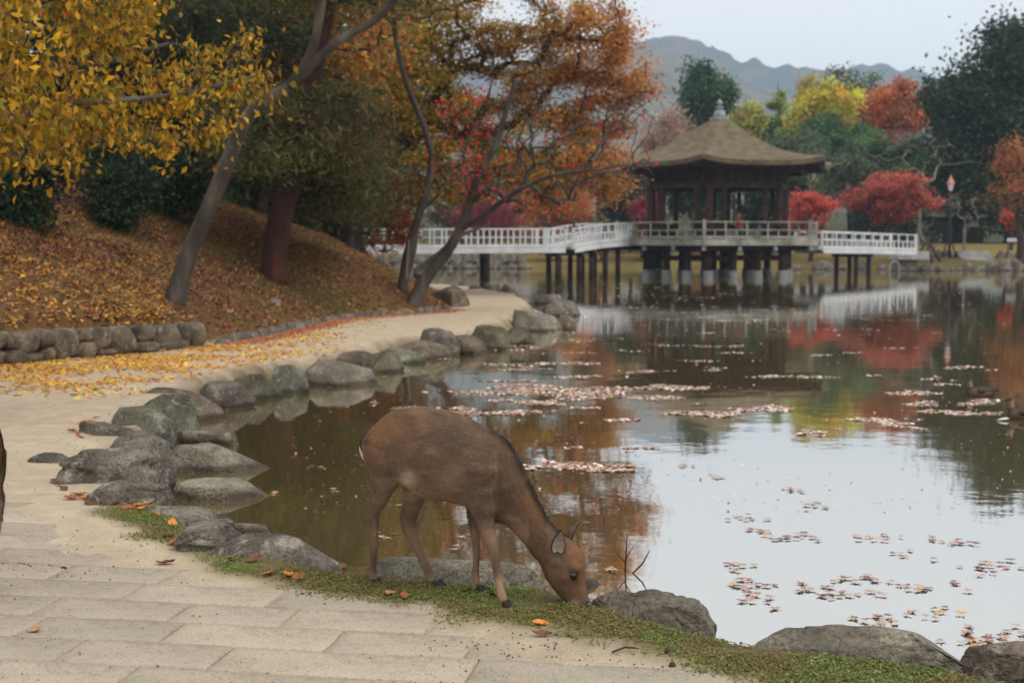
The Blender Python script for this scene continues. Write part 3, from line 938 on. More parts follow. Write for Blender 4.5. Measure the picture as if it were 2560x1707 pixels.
def balustrade(parent, a, c, mat, step, rail_h, dz=0.0, ends=True, kick=0.10, skip_ends=False, mids=1):
    """posts and rails between two points of a deck edge; each piece its own part"""
    a, c = np.array(a, float), np.array(c, float)
    L = np.linalg.norm((c - a)[:2])
    nst = max(1, round(L / step))
    up = np.array([0, 0, 1.0])
    b = MB(); b.beam(a + up * rail_h, c + up * rail_h, 0.07, 0.06); b.build('top_rail', mat, parent)
    b = MB(); b.beam(a + up * rail_h * 0.55, c + up * rail_h * 0.55, 0.05, 0.055); b.build('middle_rail', mat, parent)
    b = MB(); b.beam(a + up * (kick + 0.02), c + up * (kick + 0.02), 0.06, 0.12); b.build('bottom_rail', mat, parent)
    for i in range(0 if not skip_ends else 1, nst + (1 if not skip_ends else 0)):
        p = a + (c - a) * i / nst
        b = MB(); b.box((p[0], p[1], p[2] + (rail_h - 0.04) / 2), (0.07, 0.07, rail_h - 0.04), math.atan2(c[1] - a[1], c[0] - a[0])); b.build('rail_post', mat, parent)
    for i in range(nst):
        for j in range(mids):
            p = a + (c - a) * (i + (j + 1) / (mids + 1)) / nst
            b = MB(); b.box((p[0], p[1], p[2] + (kick + rail_h * 0.55) / 2), (0.07, 0.07, rail_h * 0.55 - kick), math.atan2(c[1] - a[1], c[0] - a[0])); b.build('baluster', mat, parent)
for k in range(6):
    balustrade(pav, hexpt(k, 5.55, 1.88), hexpt(k + 1, 5.55, 1.88), M['wood_weathered'], 1.15, 0.86, skip_ends=True)
    p = hexpt(k, 5.55)
    finial_post(pav, p[0], p[1], 1.88, 0.98, 0.15, M['wood_weathered'], cap=(k in (1, 2, 4, 5)))

# columns, low panels, head beams
for k in range(6):
    for t in (0.0, 0.21, 0.79):
        p = hexpt(k + t, 3.75)
        r_ = 0.19 if t == 0 else 0.13
        b = MB(); b.tube([(p[0], p[1], 1.88), (p[0], p[1], 4.75)], [r_, r_ * 0.95], 10); b.build('column', M['wood_red'], pav, True)
    for t0, t1 in ((0.03, 0.20), (0.80, 0.97)):
        b = MB(); b.beam(hexpt(k + t0, 3.75, 2.30), hexpt(k + t1, 3.75, 2.30), 0.07, 0.8); b.build('low_panel', M['wood_dark'], pav)
        b = MB(); b.beam(hexpt(k + t0, 3.55, 2.32), hexpt(k + t1, 3.55, 2.32), 0.4, 0.06); b.build('bench', M['wood_weathered'], pav)
    b = MB(); b.beam(hexpt(k, 3.75, 4.60), hexpt(k + 1, 3.75, 4.60), 0.2, 0.28); b.build('head_beam', M['wood_red'], pav)
    b = MB(); b.beam(hexpt(k, 3.72, 5.06), hexpt(k + 1, 3.72, 5.06), 0.10, 0.64); fz = b.build('frieze_panel', M['wood_dark'], pav)
    for t in (0.1, 0.3, 0.5, 0.7, 0.9):
        p = hexpt(k + t, 3.80)
        b = MB(); b.box((p[0], p[1], 5.06), (0.14, 0.14, 0.62), math.atan2(*(hexdir(k) - hexdir(k + 1))[::-1])); b.build('frieze_post', M['wood_red'], fz)
    for t in np.linspace(0.04, 0.96, 11):
        b = MB(); b.beam(hexpt(k + t, 3.6, 5.50), hexpt(k + t, 6.05, 5.44), 0.09, 0.12); b.build('rafter', M['wood_dark'], pav)
    b = MB(); b.beam(hexpt(k, 4.9, 5.33), hexpt(k + 1, 4.9, 5.33), 0.16, 0.16); b.build('eave_beam', M['wood_dark'], pav)
# roof
prof = np.array([(0.05, 8.10), (0.10, 7.95), (0.19, 7.64), (0.28, 7.30), (0.39, 6.91), (0.5, 6.56), (0.65, 6.19), (0.84, 5.88), (1.0, 5.70)])
prof = spline(prof, 3)
RE, ns = 6.3, 24
V, F = [], []
def roof_pt(r, z, q):
    t = q - math.floor(q)
    cor = (abs(t - 0.5) * 2) ** 3
    p = hexpt(q, RE * r * (1 + 0.02 * cor), z + 0.26 * cor * r ** 3)
    return p
for (r_, z) in prof:
    for i in range(6 * ns): V.append(roof_pt(r_, z, i / ns))
nprof = len(prof)
for (r_, z) in ((0.995, 5.47), (0.97, 5.40), (0.6, 5.46), (0.4, 5.6)):
    for i in range(6 * ns): V.append(roof_pt(r_, z, i / ns))
n6 = 6 * ns
for j in range(nprof + 3):
    for i in range(n6):
        F.append((j * n6 + i, j * n6 + (i + 1) % n6, (j + 1) * n6 + (i + 1) % n6, (j + 1) * n6 + i))
F.append(tuple(range(n6 - 1, -1, -1)))
b = MB(); b.add(V, F)
roof = b.build('roof', M['thatch'], pav)
roof.data.materials.append(M['wood_dark'])
for f in roof.data.polygons:
    if f.index >= (nprof) * n6 and f.index < (nprof + 3) * n6: f.material_index = 1
b = MB()
b.box((PC[0], PC[1], 8.12), (0.76, 0.76, 0.14), 0.3); b.build('finial_base', M['metal_grey'], roof)
b = MB(); b.lathe((PC[0], PC[1], 8.185), [(0.326, 0.000), (0.340, 0.103), (0.266, 0.172), (0.296, 0.292), (0.192, 0.344), (0.133, 0.396), (0.148, 0.430), (0.222, 0.456), (0.207, 0.516), (0.074, 0.550), (0.067, 0.619), (0.148, 0.654), (0.163, 0.740), (0.096, 0.808), (0.037, 0.877), (0.007, 0.929)], 18)
b.build('finial', M['metal_grey'], roof, True)

# ------------------------------------------------------------------ bridges
def bridge(name, label, path, width, step, piers, post_at=(), rail_h=0.86, mids=0):
    path = np.array(path, float)
    o = tag(empty(name, (path[0][0], path[0][1], 0)), label, 'bridge', 'white footbridges to the pavilion')
    side = []
    for i in range(len(path)):
        t = path[min(i + 1, len(path) - 1)] - path[max(i - 1, 0)]
        t = t[:2] / np.linalg.norm(t[:2])
        side.append(np.array([-t[1], t[0], 0]))
    side = np.array(side)
    V, F = [], []
    for i, p in enumerate(path):
        for s_, z in ((-1, -0.12), (1, -0.12), (1, 0.0), (-1, 0.0)): V.append(p + side[i] * s_ * width / 2 + np.array([0, 0, z]))
    for i in range(len(path) - 1):
        for k in range(4): F.append((i * 4 + k, i * 4 + (k + 1) % 4, (i + 1) * 4 + (k + 1) % 4, (i + 1) * 4 + k))
    F += [(3, 2, 1, 0), tuple(len(V) - 4 + k for k in range(4))]
    b = MB(); b.add(V, F); b.build('deck', M['wood_weathered'], o)
    for s_ in (-1, 1):
        edge = path + side * s_ * (width / 2 - 0.04)
        for i in range(len(path) - 1):
            fe = path + side * s_ * (width / 2 + 0.035)
            b = MB(); b.beam(fe[i] + (0, 0, -0.14), fe[i + 1] + (0, 0, -0.14), 0.06, 0.24); b.build('fascia', M['paint_white'], o)
            balustrade(o, edge[i], edge[i + 1], M['paint_white'], step, rail_h, kick=0.06, mids=mids)
        for i in post_at:
            finial_post(o, edge[i][0], edge[i][1], edge[i][2] - 0.1, rail_h + 0.16, 0.16, M['paint_white'])
    for (q, offs) in piers:
        i = int(q); t = q - i
        c = path[i] * (1 - t) + path[min(i + 1, len(path) - 1)] * t
        sd = side[i]
        for s_ in (-1, 1):
            p = c + sd * s_ * width * 0.36
            b = MB(); b.tube([(p[0], p[1], -0.5), (p[0], p[1], c[2] - 0.25)], [0.13, 0.13], 8); b.build('pier', M['wood_dark'], o, True)
        b = MB(); b.beam(c - sd * width * 0.5 + (0, 0, -0.30), c + sd * width * 0.5 + (0, 0, -0.30), 0.22, 0.3); b.build('cross_beam', M['wood_red'], o)
    return o
v5 = hexpt(5, 5.6, 1.75)
J = A(1402, 606, 67.6)
J2 = A(1352, 606, 67.3)
E = A(800, 606, 65.5)
zl = 1.52
arch = [(v5[0] - 0.05, v5[1], 1.84), tuple(A(1500, 606, 70.2)[:2]) + (1.80,), tuple(A(1468, 606, 69.2)[:2]) + (1.74,), tuple(A(1436, 606, 68.3)[:2]) + (1.64,), (J[0], J[1], zl)]
bridge('arched_footbridge', 'short arched white footbridge joining the pavilion to the long straight one', arch, 1.7, 0.55, [(0.6, 0), (1.5, 0), (2.5, 0), (3.4, 0)], (0, 4), mids=1)
straight = [(J[0] - 0.1, J[1], zl), (J2[0], J2[1], zl), (A(1080, 606, 66.4)[0], 66.4, zl - 0.02), (E[0], E[1], zl - 0.04)]
bridge('straight_footbridge', 'long straight white footbridge crossing behind the leaning tree to the wooded slope', straight, 1.7, 0.6, [(0.3, 0), (1.52, 0), (2.6, 0)], (1,))
v2 = hexpt(2, 5.6, 1.75)
RB0 = A(2022, 606, 77.5); RB1 = A(2258, 606, 86.0)
bridge('right_footbridge', 'white footbridge from the pavilion to the grassy far bank with red maples', [(RB0[0], RB0[1], 1.42), ((RB0[0] + RB1[0]) / 2, (RB0[1] + RB1[1]) / 2, 1.36), (RB1[0], RB1[1], 1.26)], 1.7, 1.15, [(0.75, 0), (1.02, 0)], (0, 2,), rail_h=0.92, mids=1)

# abutment of the far bridge
ab = A(2240, 660, 87.6)
abut = tag(empty('bridge_abutment', (ab[0], ab[1], 0)), 'pale concrete abutment with a small arched opening under the bridge end', 'abutment')
b = MB(); b.box((ab[0] + 0.9, ab[1] + 0.3, 0.95), (1.9, 2.0, 0.5)); b.build('bearing_block', M['concrete'], abut)
b = MB(); b.box((ab[0] + 0.6, ab[1] + 0.5, 0.2), (1.2, 1.9, 1.0)); b.build('foot_wall', M['rock_dark'], abut)
b = MB(); pts = [(ab[0] - 0.25 + 0.28 * math.cos(t), ab[1] - 0.62, 0.25 + 0.35 * math.sin(t)) for t in np.linspace(0, math.pi, 12)]
pts = [(ab[0] + 0.03, ab[1] - 0.62, -0.2)] + pts + [(ab[0] - 0.53, ab[1] - 0.62, -0.2)]
b.tube(pts, [0.06] * len(pts), 8); b.build('arch_ring', M['concrete'], abut)

# ------------------------------------------------------------------ far shore furniture
lp = A(2373, 648, 92.0)
gz = hz(lp[0], lp[1])
lamp = tag(empty('street_lamp', (lp[0], lp[1], gz)), 'slim dark lamp post with a lantern under a pink-red cap, on the far bank', 'lamp')
b = MB(); b.tube([(lp[0], lp[1], gz - 0.1), (lp[0], lp[1], gz + 1.2), (lp[0], lp[1], gz + 4.25)], [0.09, 0.075, 0.055], 10); b.build('post', M['metal_dark'], lamp, True)
zt = gz + 4.25
b = MB(); b.lathe((lp[0], lp[1], zt), [(0.07, 0), (0.12, 0.06), (0.17, 0.25), (0.2, 0.44)], 6); b.build('lantern_glass', M['lamp_glass'], lamp)
b = MB(); b.lathe((lp[0], lp[1], zt + 0.445), [(0.27, 0), (0.26, 0.05), (0.12, 0.34), (0.05, 0.5), (0.02, 0.62)], 6); b.build('lantern_cap', M['copper'], lamp)
for i in range(3):
    a = 2.1 * i + 0.4
    b = MB(); b.beam((lp[0] + math.cos(a) * 0.55, lp[1] + math.sin(a) * 0.5, gz - 0.05), (lp[0], lp[1], gz + 1.5), 0.07, 0.07); b.build('brace', M['bark_dark'], lamp)

def tripod(px, D, h, spread, label):
    c = A(px, 640, D); g = hz(c[0], c[1])
    o = tag(empty('tree_support', (c[0], c[1], g)), label, 'tree support', 'wooden tree props on the far bank')
    for i, (dx, dy) in enumerate(((-1, 0.1), (0.9, 0.2), (0.15, -0.6))):
        gg = hz(c[0] + dx * spread, c[1] + dy * spread)
        b = MB(); b.tube([(c[0] + dx * spread, c[1] + dy * spread, gg - 0.05), (c[0] - dx * 0.15, c[1] - dy * 0.1, g + h)], [0.085, 0.07], 8); b.build('prop_pole', M['bark_dark'], o, True)
    return o
tripod(2318, 90.5, 1.7, 1.0, 'three brown poles propping up a sapling next to the lamp post')

def steps(px0, px1, y0, y1):
    c = A((px0 + px1) / 2, y1, 90.5)
    w = (px1 - px0) * 90.5 / FPX
    o = tag(empty('stone_steps', (c[0], c[1], 0.3)), 'flight of pale stone steps down the far bank to the water', 'steps')
    for i in range(7):
        b = MB(); b.box((c[0], c[1] + i * 0.28, 0.30 + i * 0.14), (w, 0.42, 0.13)); b.build('step', M['concrete'], o)
steps(2412, 2490, 624, 656)
def bank_wall(pa, pb, D, z0, z1, label, courses=1):
    a, c = A(pa, 640, D), A(pb, 640, D)
    o = tag(empty('bank_wall', (a[0], D, z0)), label, 'wall')
    k = 0
    r = np.random.default_rng(int(pa))
    ch = (z1 - z0) / courses
    for q in range(courses):
        x = a[0] - r.uniform(0, 0.4)
        while x < c[0]:
            L = r.uniform(0.5, 1.0)
            me = rock_mesh(int(pa) + k, L * 1.05, 0.6, ch * 1.08, 3, block=5, rough=0.5, top=0.95)
            put('wall_stone', me, M['rock_dark'], o, (x + L / 2 - a[0], r.uniform(-0.05, 0.05) + q * 0.06, q * ch))
            x += L; k += 1
bank_wall(2282, 2412, 92.6, 0.85, 1.28, 'low dark stone wall on the far bank between lamp and bridge end')
bank_wall(2492, 2640, 92.6, 0.85, 1.26, 'low dark stone wall on the far bank past the stone steps')
bank_wall(800, 1310, 95.0, -0.05, 1.05, 'grey stone embankment at the waterside behind the long straight footbridge', 3)
sg = A(2533, 600, 94.0); gs = hz(sg[0], sg[1])
o = tag(empty('white_sign', (sg[0], sg[1], gs)), 'small blank white board on low legs on the far grass', 'sign')
zc = sg[2]
b = MB(); b.box((sg[0], sg[1], zc), (0.82, 0.05, 0.24)); b.build('board', M['paint_white'], o)
for dx in (-0.32, 0.32):
    b = MB(); b.box((sg[0] + dx, sg[1] + 0.05, (gs + zc) / 2 - 0.05), (0.05, 0.05, zc - gs + 0.1)); b.build('leg', M['metal_dark'], o)
hc = A(2345, 560, 112)
hg = hz(hc[0], hc[1])
o = tag(empty('park_shelter', (hc[0], hc[1], hg)), 'low dark shelter with a grey roof half hidden behind the large red maple', 'shelter')
b = MB(); b.box((hc[0], hc[1], hg + 1.15), (6.4, 2.4, 2.3)); b.build('wall', M['wood_dark'], o)
V = [(hc[0] + sx * 3.8, hc[1] + sy, hg + z) for sx in (-1, 1) for sy, z in ((-2.0, 2.2), (0, 3.2), (2.0, 2.2), (2.0, 2.05), (0, 3.02), (-2.0, 2.05))]
b = MB(); b.add(V, [(0, 1, 7, 6), (1, 2, 8, 7), (2, 3, 9, 8), (3, 4, 10, 9), (4, 5, 11, 10), (5, 0, 6, 11), (0, 5, 4, 1), (1, 4, 3, 2), (6, 7, 10, 11), (7, 8, 9, 10)])
b.build('roof', M['rock_dark'], o)
for dx in (-1.9, 0.1, 2.0):
    b = MB(); b.box((hc[0] + dx, hc[1] - 1.22, hg + 1.3), (1.3, 0.06, 1.0)); b.build('window', M['metal_dark'], o)

# ------------------------------------------------------------------ people in the pavilion
def cap(mb, a, b_, ra, rb, n=8):
    a, b_ = Vector(a), Vector(b_)
    d = (b_ - a).normalized()
    mb.tube([a - d * ra * 0.8, a - d * ra * 0.4, a, b_, b_ + d * rb * 0.4, b_ + d * rb * 0.8], [ra * 0.55, ra * 0.9, ra, rb, rb * 0.9, rb * 0.55], n)
def person(loc, rz, seated, coat, trousers, hair, label):
    x, y, z = loc
    o = tag(empty('person', loc), label, 'person')
    hip = 0.48 if seated else 0.88
    mb = MB()
    cap(mb, (0, 0, hip), (0, 0.02, hip + 0.30), 0.15, 0.16)
    cap(mb, (0, 0.02, hip + 0.28), (0, 0.0, hip + 0.46), 0.17, 0.15)
    cap(mb, (-0.12, 0, hip + 0.49), (0.12, 0, hip + 0.49), 0.08, 0.08)
    cap(mb, (0, 0, hip + 0.50), (0, -0.02, hip + 0.64), 0.06, 0.055)
    cap(mb, (0, -0.02, hip + 0.68), (0, -0.03, hip + 0.79), 0.085, 0.09)
    cap(mb, (0, -0.11, hip + 0.72), (0, -0.125, hip + 0.70), 0.018, 0.015)
    for s_ in (-1, 1):
        sh, el = (s_ * 0.19, 0, hip + 0.47), (s_ * 0.24, -0.05, hip + 0.20)
        cap(mb, sh, el, 0.058, 0.048)
        hd = (s_ * 0.12, -0.26, hip + 0.14) if seated else (s_ * 0.16, -0.22, hip + 0.26)
        cap(mb, el, hd, 0.046, 0.034)
        for q in range(5):
            f = (q - 2) * 0.016
            cap(mb, hd, (hd[0] + f, hd[1] - 0.085 + abs(f) * 0.8, hd[2] + 0.01), 0.014, 0.010, 6)
        if seated:
            cap(mb, (s_ * 0.09, 0, hip), (s_ * 0.11, -0.42, hip + 0.02), 0.09, 0.065)
            cap(mb, (s_ * 0.11, -0.42, hip + 0.02), (s_ * 0.11, -0.42, 0.09), 0.06, 0.042)
            cap(mb, (s_ * 0.11, -0.40, 0.05), (s_ * 0.12, -0.58, 0.04), 0.045, 0.035)
        else:
            cap(mb, (s_ * 0.09, 0, hip), (s_ * 0.10, -0.02, 0.47), 0.092, 0.062)
            cap(mb, (s_ * 0.10, -0.02, 0.47), (s_ * 0.10, 0.02, 0.09), 0.06, 0.042)
            cap(mb, (s_ * 0.10, 0.03, 0.05), (s_ * 0.11, -0.15, 0.04), 0.045, 0.035)
    me = remesh('body', mb, 0.016, 2, 0.4)
    P = mesh_co(me)
    cc = np.tile(srgb(*coat), (len(P), 1))
    cc[(P[:, 2] < hip - 0.02)] = srgb(*trousers)
    if seated: cc[(P[:, 1] < -0.18) & (P[:, 2] < hip + 0.11)] = srgb(*trousers)
    cc[P[:, 2] < 0.085] = srgb(30, 28, 28)
    hands = (P[:, 1] < (-0.235 if seated else -0.205)) & (P[:, 2] > hip + (0.105 if seated else 0.2)) & (P[:, 2] < hip + 0.32)
    cc[(P[:, 2] > hip + 0.57) | hands] = srgb(196, 150, 126)
    set_col(me, cc)
    b_ = put('body', me, M['cloth'], o); b_.rotation_euler.z = rz
    mb = MB(); cap(mb, (0, 0.012, hip + 0.74), (0, 0.0, hip + 0.82), 0.098, 0.094, 10)
    h = put('hair', mb.mesh('hair', True), M[hair], o); h.rotation_euler.z = rz
    for s_ in (-1, 1):
        mb = MB(); mb.lathe((s_ * 0.034, -0.112, hip + 0.735), [(0.002, -0.008), (0.009, -0.004), (0.009, 0.004), (0.002, 0.008)], 8)
        e = put('eye', mb.mesh('eye', True), M['metal_dark'], b_)
    return o
M['cloth'] = mat_leaf('cloth', 0.0, 0.9, 0.1)
M['hair_dark'] = mat_noise('hair_dark', [(0.3, srgb(22, 18, 16)), (0.7, srgb(40, 32, 28))], 20, 0.6, 0.3)
bp = hexpt(1.12, 3.2, 1.88)
person((bp[0], bp[1], 1.88), math.radians(150), True, (38, 34, 38), (30, 30, 36), 'hair_dark', 'person in dark clothes sitting on the bench inside the pavilion')
bp = hexpt(0.48, 2.2, 1.88)
person((bp[0] + 0.3, bp[1], 1.88), math.radians(20), True, (168, 84, 60), (60, 50, 52), 'hair_dark', 'person in an orange-red jacket sitting inside the pavilion')
b = MB(); b.box((bp[0] + 0.3, bp[1] + 0.05, 2.10), (1.6, 0.4, 0.44)); tag(b.build('bench', M['wood_weathered']), 'low wooden bench inside the pavilion, under the person in orange-red', 'bench')
# ------------------------------------------------------------------ trees
def leaf_arrays(Cn, S, cols, r, droop=0.0, flat=0.0, aspect=0.55, fold=0.12):
    """diamond leaves at centres Cn; droop hangs them, flat lays them level"""
    n = len(Cn)
    t = r.normal(size=(n, 3)); t[:, 2] *= (1 - flat); t[:, 2] -= droop * 2.2
    t /= np.linalg.norm(t, axis=1)[:, None]
    q = r.normal(size=(n, 3)); q[:, 2] += flat * 5
    b = np.cross(t, q); b /= np.linalg.norm(b, axis=1)[:, None] + 1e-9
    nn = np.cross(t, b)
    S = np.broadcast_to(S, (n,))[:, None]
    V = np.stack([Cn - t * S * 0.5, Cn + b * S * aspect * 0.5 + nn * S * fold, Cn + t * S * 0.5, Cn - b * S * aspect * 0.5 + nn * S * fold], 1).reshape(-1, 3)
    F = np.arange(n * 4).reshape(n, 4)
    return V, F, np.repeat(cols, 4, axis=0)

def pick_cols(n, palette, r, jitter=0.18):
    pal = np.array([p[0] for p in palette]); wts = np.array([p[1] for p in palette], float); wts /= wts.sum()
    c = pal[r.choice(len(pal), n, p=wts)]
    c = c * 1.25 + 0.06 * c.mean(1, keepdims=True)
    return np.clip(c * (1 + jitter * r.normal(size=(n, 1))) * (1 + 0.06 * r.normal(size=(n, 3))), 0.002, 0.9)

def skeleton(trunks, targets, r, sag=0.0, wob=0.08, steps=4):
    """trunk polylines plus a branch grown from the nearest limb to every target"""
    pos, par, lines = [], [], []
    for tr in trunks:
        idx = []
        for i, p in enumerate(tr):
            if i == 0 and pos and np.min(np.linalg.norm(np.array(pos) - p, axis=1)) < 0.05:
                idx.append(int(np.argmin(np.linalg.norm(np.array(pos) - p, axis=1))))
                continue
            pos.append(np.array(p, float)); par.append(idx[-1] if idx else -1); idx.append(len(pos) - 1)
        lines.append(idx)
    root = pos[0]
    ntr = len(pos)
    cnt = {}
    order = np.argsort(np.linalg.norm(targets - pos[ntr - 1], axis=1) * 0.3 + np.linalg.norm(targets - np.mean(np.array(pos), axis=0), axis=1))
    PA = np.array(pos)
    for k in order:
        t = targets[k]
        d = np.linalg.norm(PA - t, axis=1)
        dr = np.linalg.norm(PA - root, axis=1)
        cost = d * (1 + 0.8 * (dr > np.linalg.norm(t - root))) + (PA[:, 2] > t[2] + 0.3) * d * 0.25
        cost[0] += 100 if len(pos) > 3 else 0
        j = int(np.argmin(cost))
        a = PA[j]
        L = np.linalg.norm(t - a)
        idx = [j]
        new = []
        for q in range(1, steps + 1):
            f = q / steps
            p = a + (t - a) * f
            p = p + r.normal(size=3) * wob * L * math.sin(math.pi * f) + np.array([0, 0, (0.12 - sag) * L * math.sin(math.pi * f)])
            pos.append(p); par.append(idx[-1]); idx.append(len(pos) - 1); new.append(p)
        PA = np.vstack([PA, np.array(new)])
        lines.append(idx)
    n = len(pos)
    w = np.zeros(n)
    for ln in lines: w[ln[-1]] += 1
    for i in range(n - 1, -1, -1):
        if par[i] >= 0: w[par[i]] += w[i]
    return np.array(pos), lines, w

def branches_mesh(name, pos, lines, w, r_trunk, r_min, ntr=1, taper=0.45, flare=1.35, radii=None):
    mb = MB()
    rad = np.maximum(r_trunk * (w / w[0]) ** taper, r_min)
    if radii is not None:
        rad = r_min * np.maximum(w, 1) ** 0.42
        for k, (ra, rb) in enumerate(radii):
            v = np.linspace(ra, rb, len(lines[k]))
            for i, q in zip(lines[k], v):
                rad[i] = q if (k == 0 or i != lines[k][0]) else rad[i]
    for k, ln in enumerate(lines):
        if len(ln) < 2: continue
        if k < ntr:
            P = spline(pos[ln], 4)
            rl = rad[ln].copy()
            if k: rl[0] = min(rl[0], rl[1] * 1.1)
            Rr = np.interp(np.linspace(0, len(ln) - 1, len(P)), np.arange(len(ln)), rl)
            if k == 0:
                Rr = Rr * (1 + (flare - 1) * np.exp(-np.arange(len(P)) / 2.0))
            Rr = Rr * (1 + 0.05 * vnoise(np.asarray(P) * 2.1))
            mb.tube(P, Rr, 14 if k == 0 else 9)
        else:
            rr_ = np.minimum(rad[ln], rad[ln[0]] * 0.62 if radii is not None else 9)
            rr_[0] = min(rr_[0], rr_[1] * 1.15)
            rr_[-1] *= 0.5
            mb.tube(pos[ln], rr_, 5, cap=False)
    return mb

def ellipsoid_targets(lobes, n, r, shell=0.75):
    """points filling a list of ellipsoids (centre, radii), mostly near the outside"""
    vol = np.array([np.prod(l[1]) ** 0.7 for l in lobes]); vol /= vol.sum()
    out = []
    for i in r.choice(len(lobes), n, p=vol):
        v = r.normal(size=3); v /= np.linalg.norm(v)
        q = r.uniform(shell ** 3, 1) ** (1 / 3) if r.random() < 0.8 else r.random() ** 0.5
        out.append(np.array(lobes[i][0]) + v * q * np.array(lobes[i][1]))
    return np.array(out)

def grow_tree(name, label, trunks, targets, r_trunk, bark, leaves, palette, size, spread, seed, r_min=0.012, cat='tree', group=None, mat='leaf', droop=0.2, flat=0.0, aspect=0.6,
              wob=0.08, sag=0.0, per_clump=0.25, keep=None, taper=0.45, clump_flat=0.6, jitter=0.18, ntr=None, radii=None, along=False):
    r = np.random.default_rng(seed)
    base = np.array(trunks[0][0], float)
    pos, lines, w = skeleton([np.array(t, float) for t in trunks], np.asarray(targets), r, sag, wob)
    o = tag(empty(name, tuple(base)), label, cat, group)
    mb = branches_mesh('trunk', pos, lines, w, r_trunk, r_min, ntr or len(trunks), taper, radii=radii)
    mb.build('trunk', M[bark], o, True)
    if leaves:
        nt = len(targets)
        tid = r.integers(0, nt, leaves)
        tint = (1 + per_clump * r.normal(size=(nt, 1)) * np.array([[1, 0.9, 0.8]])) * (1 + per_clump * 0.7 * r.normal(size=(nt, 1)) * np.array([[0.1, 1, 0.5]]))
        off = r.normal(size=(leaves, 3)) * np.array([1, 1, clump_flat]) * spread * r.uniform(0.6, 1.3, size=(nt, 1))[tid]
        Cn = np.asarray(targets)[tid] + off
        if along:
            nb = len(trunks)
            li = np.array([ln for ln in lines[nb:] if len(ln) == 5])
            tid = r.integers(0, len(li), leaves)
            u_ = r.uniform(0.8, 4.0, leaves)
            i0 = np.minimum(u_.astype(int), 3)
            f_ = (u_ - i0)[:, None]
            Cn = pos[li[tid, i0]] * (1 - f_) + pos[li[tid, i0 + 1]] * f_
            Cn = Cn + r.normal(size=(leaves, 3)) * np.array([1, 1, clump_flat]) * spread * (0.5 + u_ / 5)[:, None] - np.array([0, 0, 0.25 * spread])
            tint = np.ones((len(li), 3)) * (1 + per_clump * r.normal(size=(len(li), 1)))
            nt = len(li)
        if keep is not None:
            mk = keep(Cn); Cn, tid = Cn[mk], tid[mk]
        cols = pick_cols(len(Cn), palette(Cn) if callable(palette) else palette, r, jitter) if not (callable(palette) and getattr(palette, 'direct', False)) else palette(Cn, r)
        cols = np.clip(cols * np.clip(tint[tid], 0.5, 1.6), 0.002, 0.9)
        V, F, C = leaf_arrays(Cn - base, r.uniform(0.7, 1.25, len(Cn)) * size, cols, r, droop, flat, aspect)
        put('crown', np_mesh('crown', V, F, C), M[mat], o)
    return o

def pal(*a): return [(srgb(*c), w) for c, w in a]
ORANGE = pal(((176, 98, 40), 3), ((196, 118, 52), 3), ((150, 78, 36), 2), ((190, 134, 54), 1))
OLIVE = pal(((128, 110, 40), 3), ((150, 124, 44), 3), ((110, 94, 38), 2), ((168, 112, 44), 1))
YELLOW = pal(((196, 172, 40), 4), ((176, 158, 46), 3), ((204, 184, 64), 2), ((140, 140, 50), 1.5))
REDM = pal(((196, 62, 58), 3), ((176, 50, 50), 3), ((206, 88, 70), 2), ((150, 60, 46), 1))
DKRED = pal(((120, 40, 52), 3), ((140, 50, 60), 2), ((96, 36, 44), 2))
GREEN = pal(((66, 92, 54), 3), ((80, 108, 58), 2), ((54, 76, 48), 2))
DKGREEN = pal(((34, 52, 32), 3), ((48, 68, 40), 3), ((26, 40, 26), 2), ((66, 84, 48), 1))
GREYGREEN = pal(((88, 100, 72), 3), ((74, 88, 62), 3), ((112, 112, 80), 1))
YGREEN = pal(((160, 158, 66), 3), ((132, 138, 60), 3), ((112, 124, 58), 2))
PINKTWIG = pal(((160, 128, 114), 3), ((176, 140, 120), 2), ((150, 110, 90), 1))

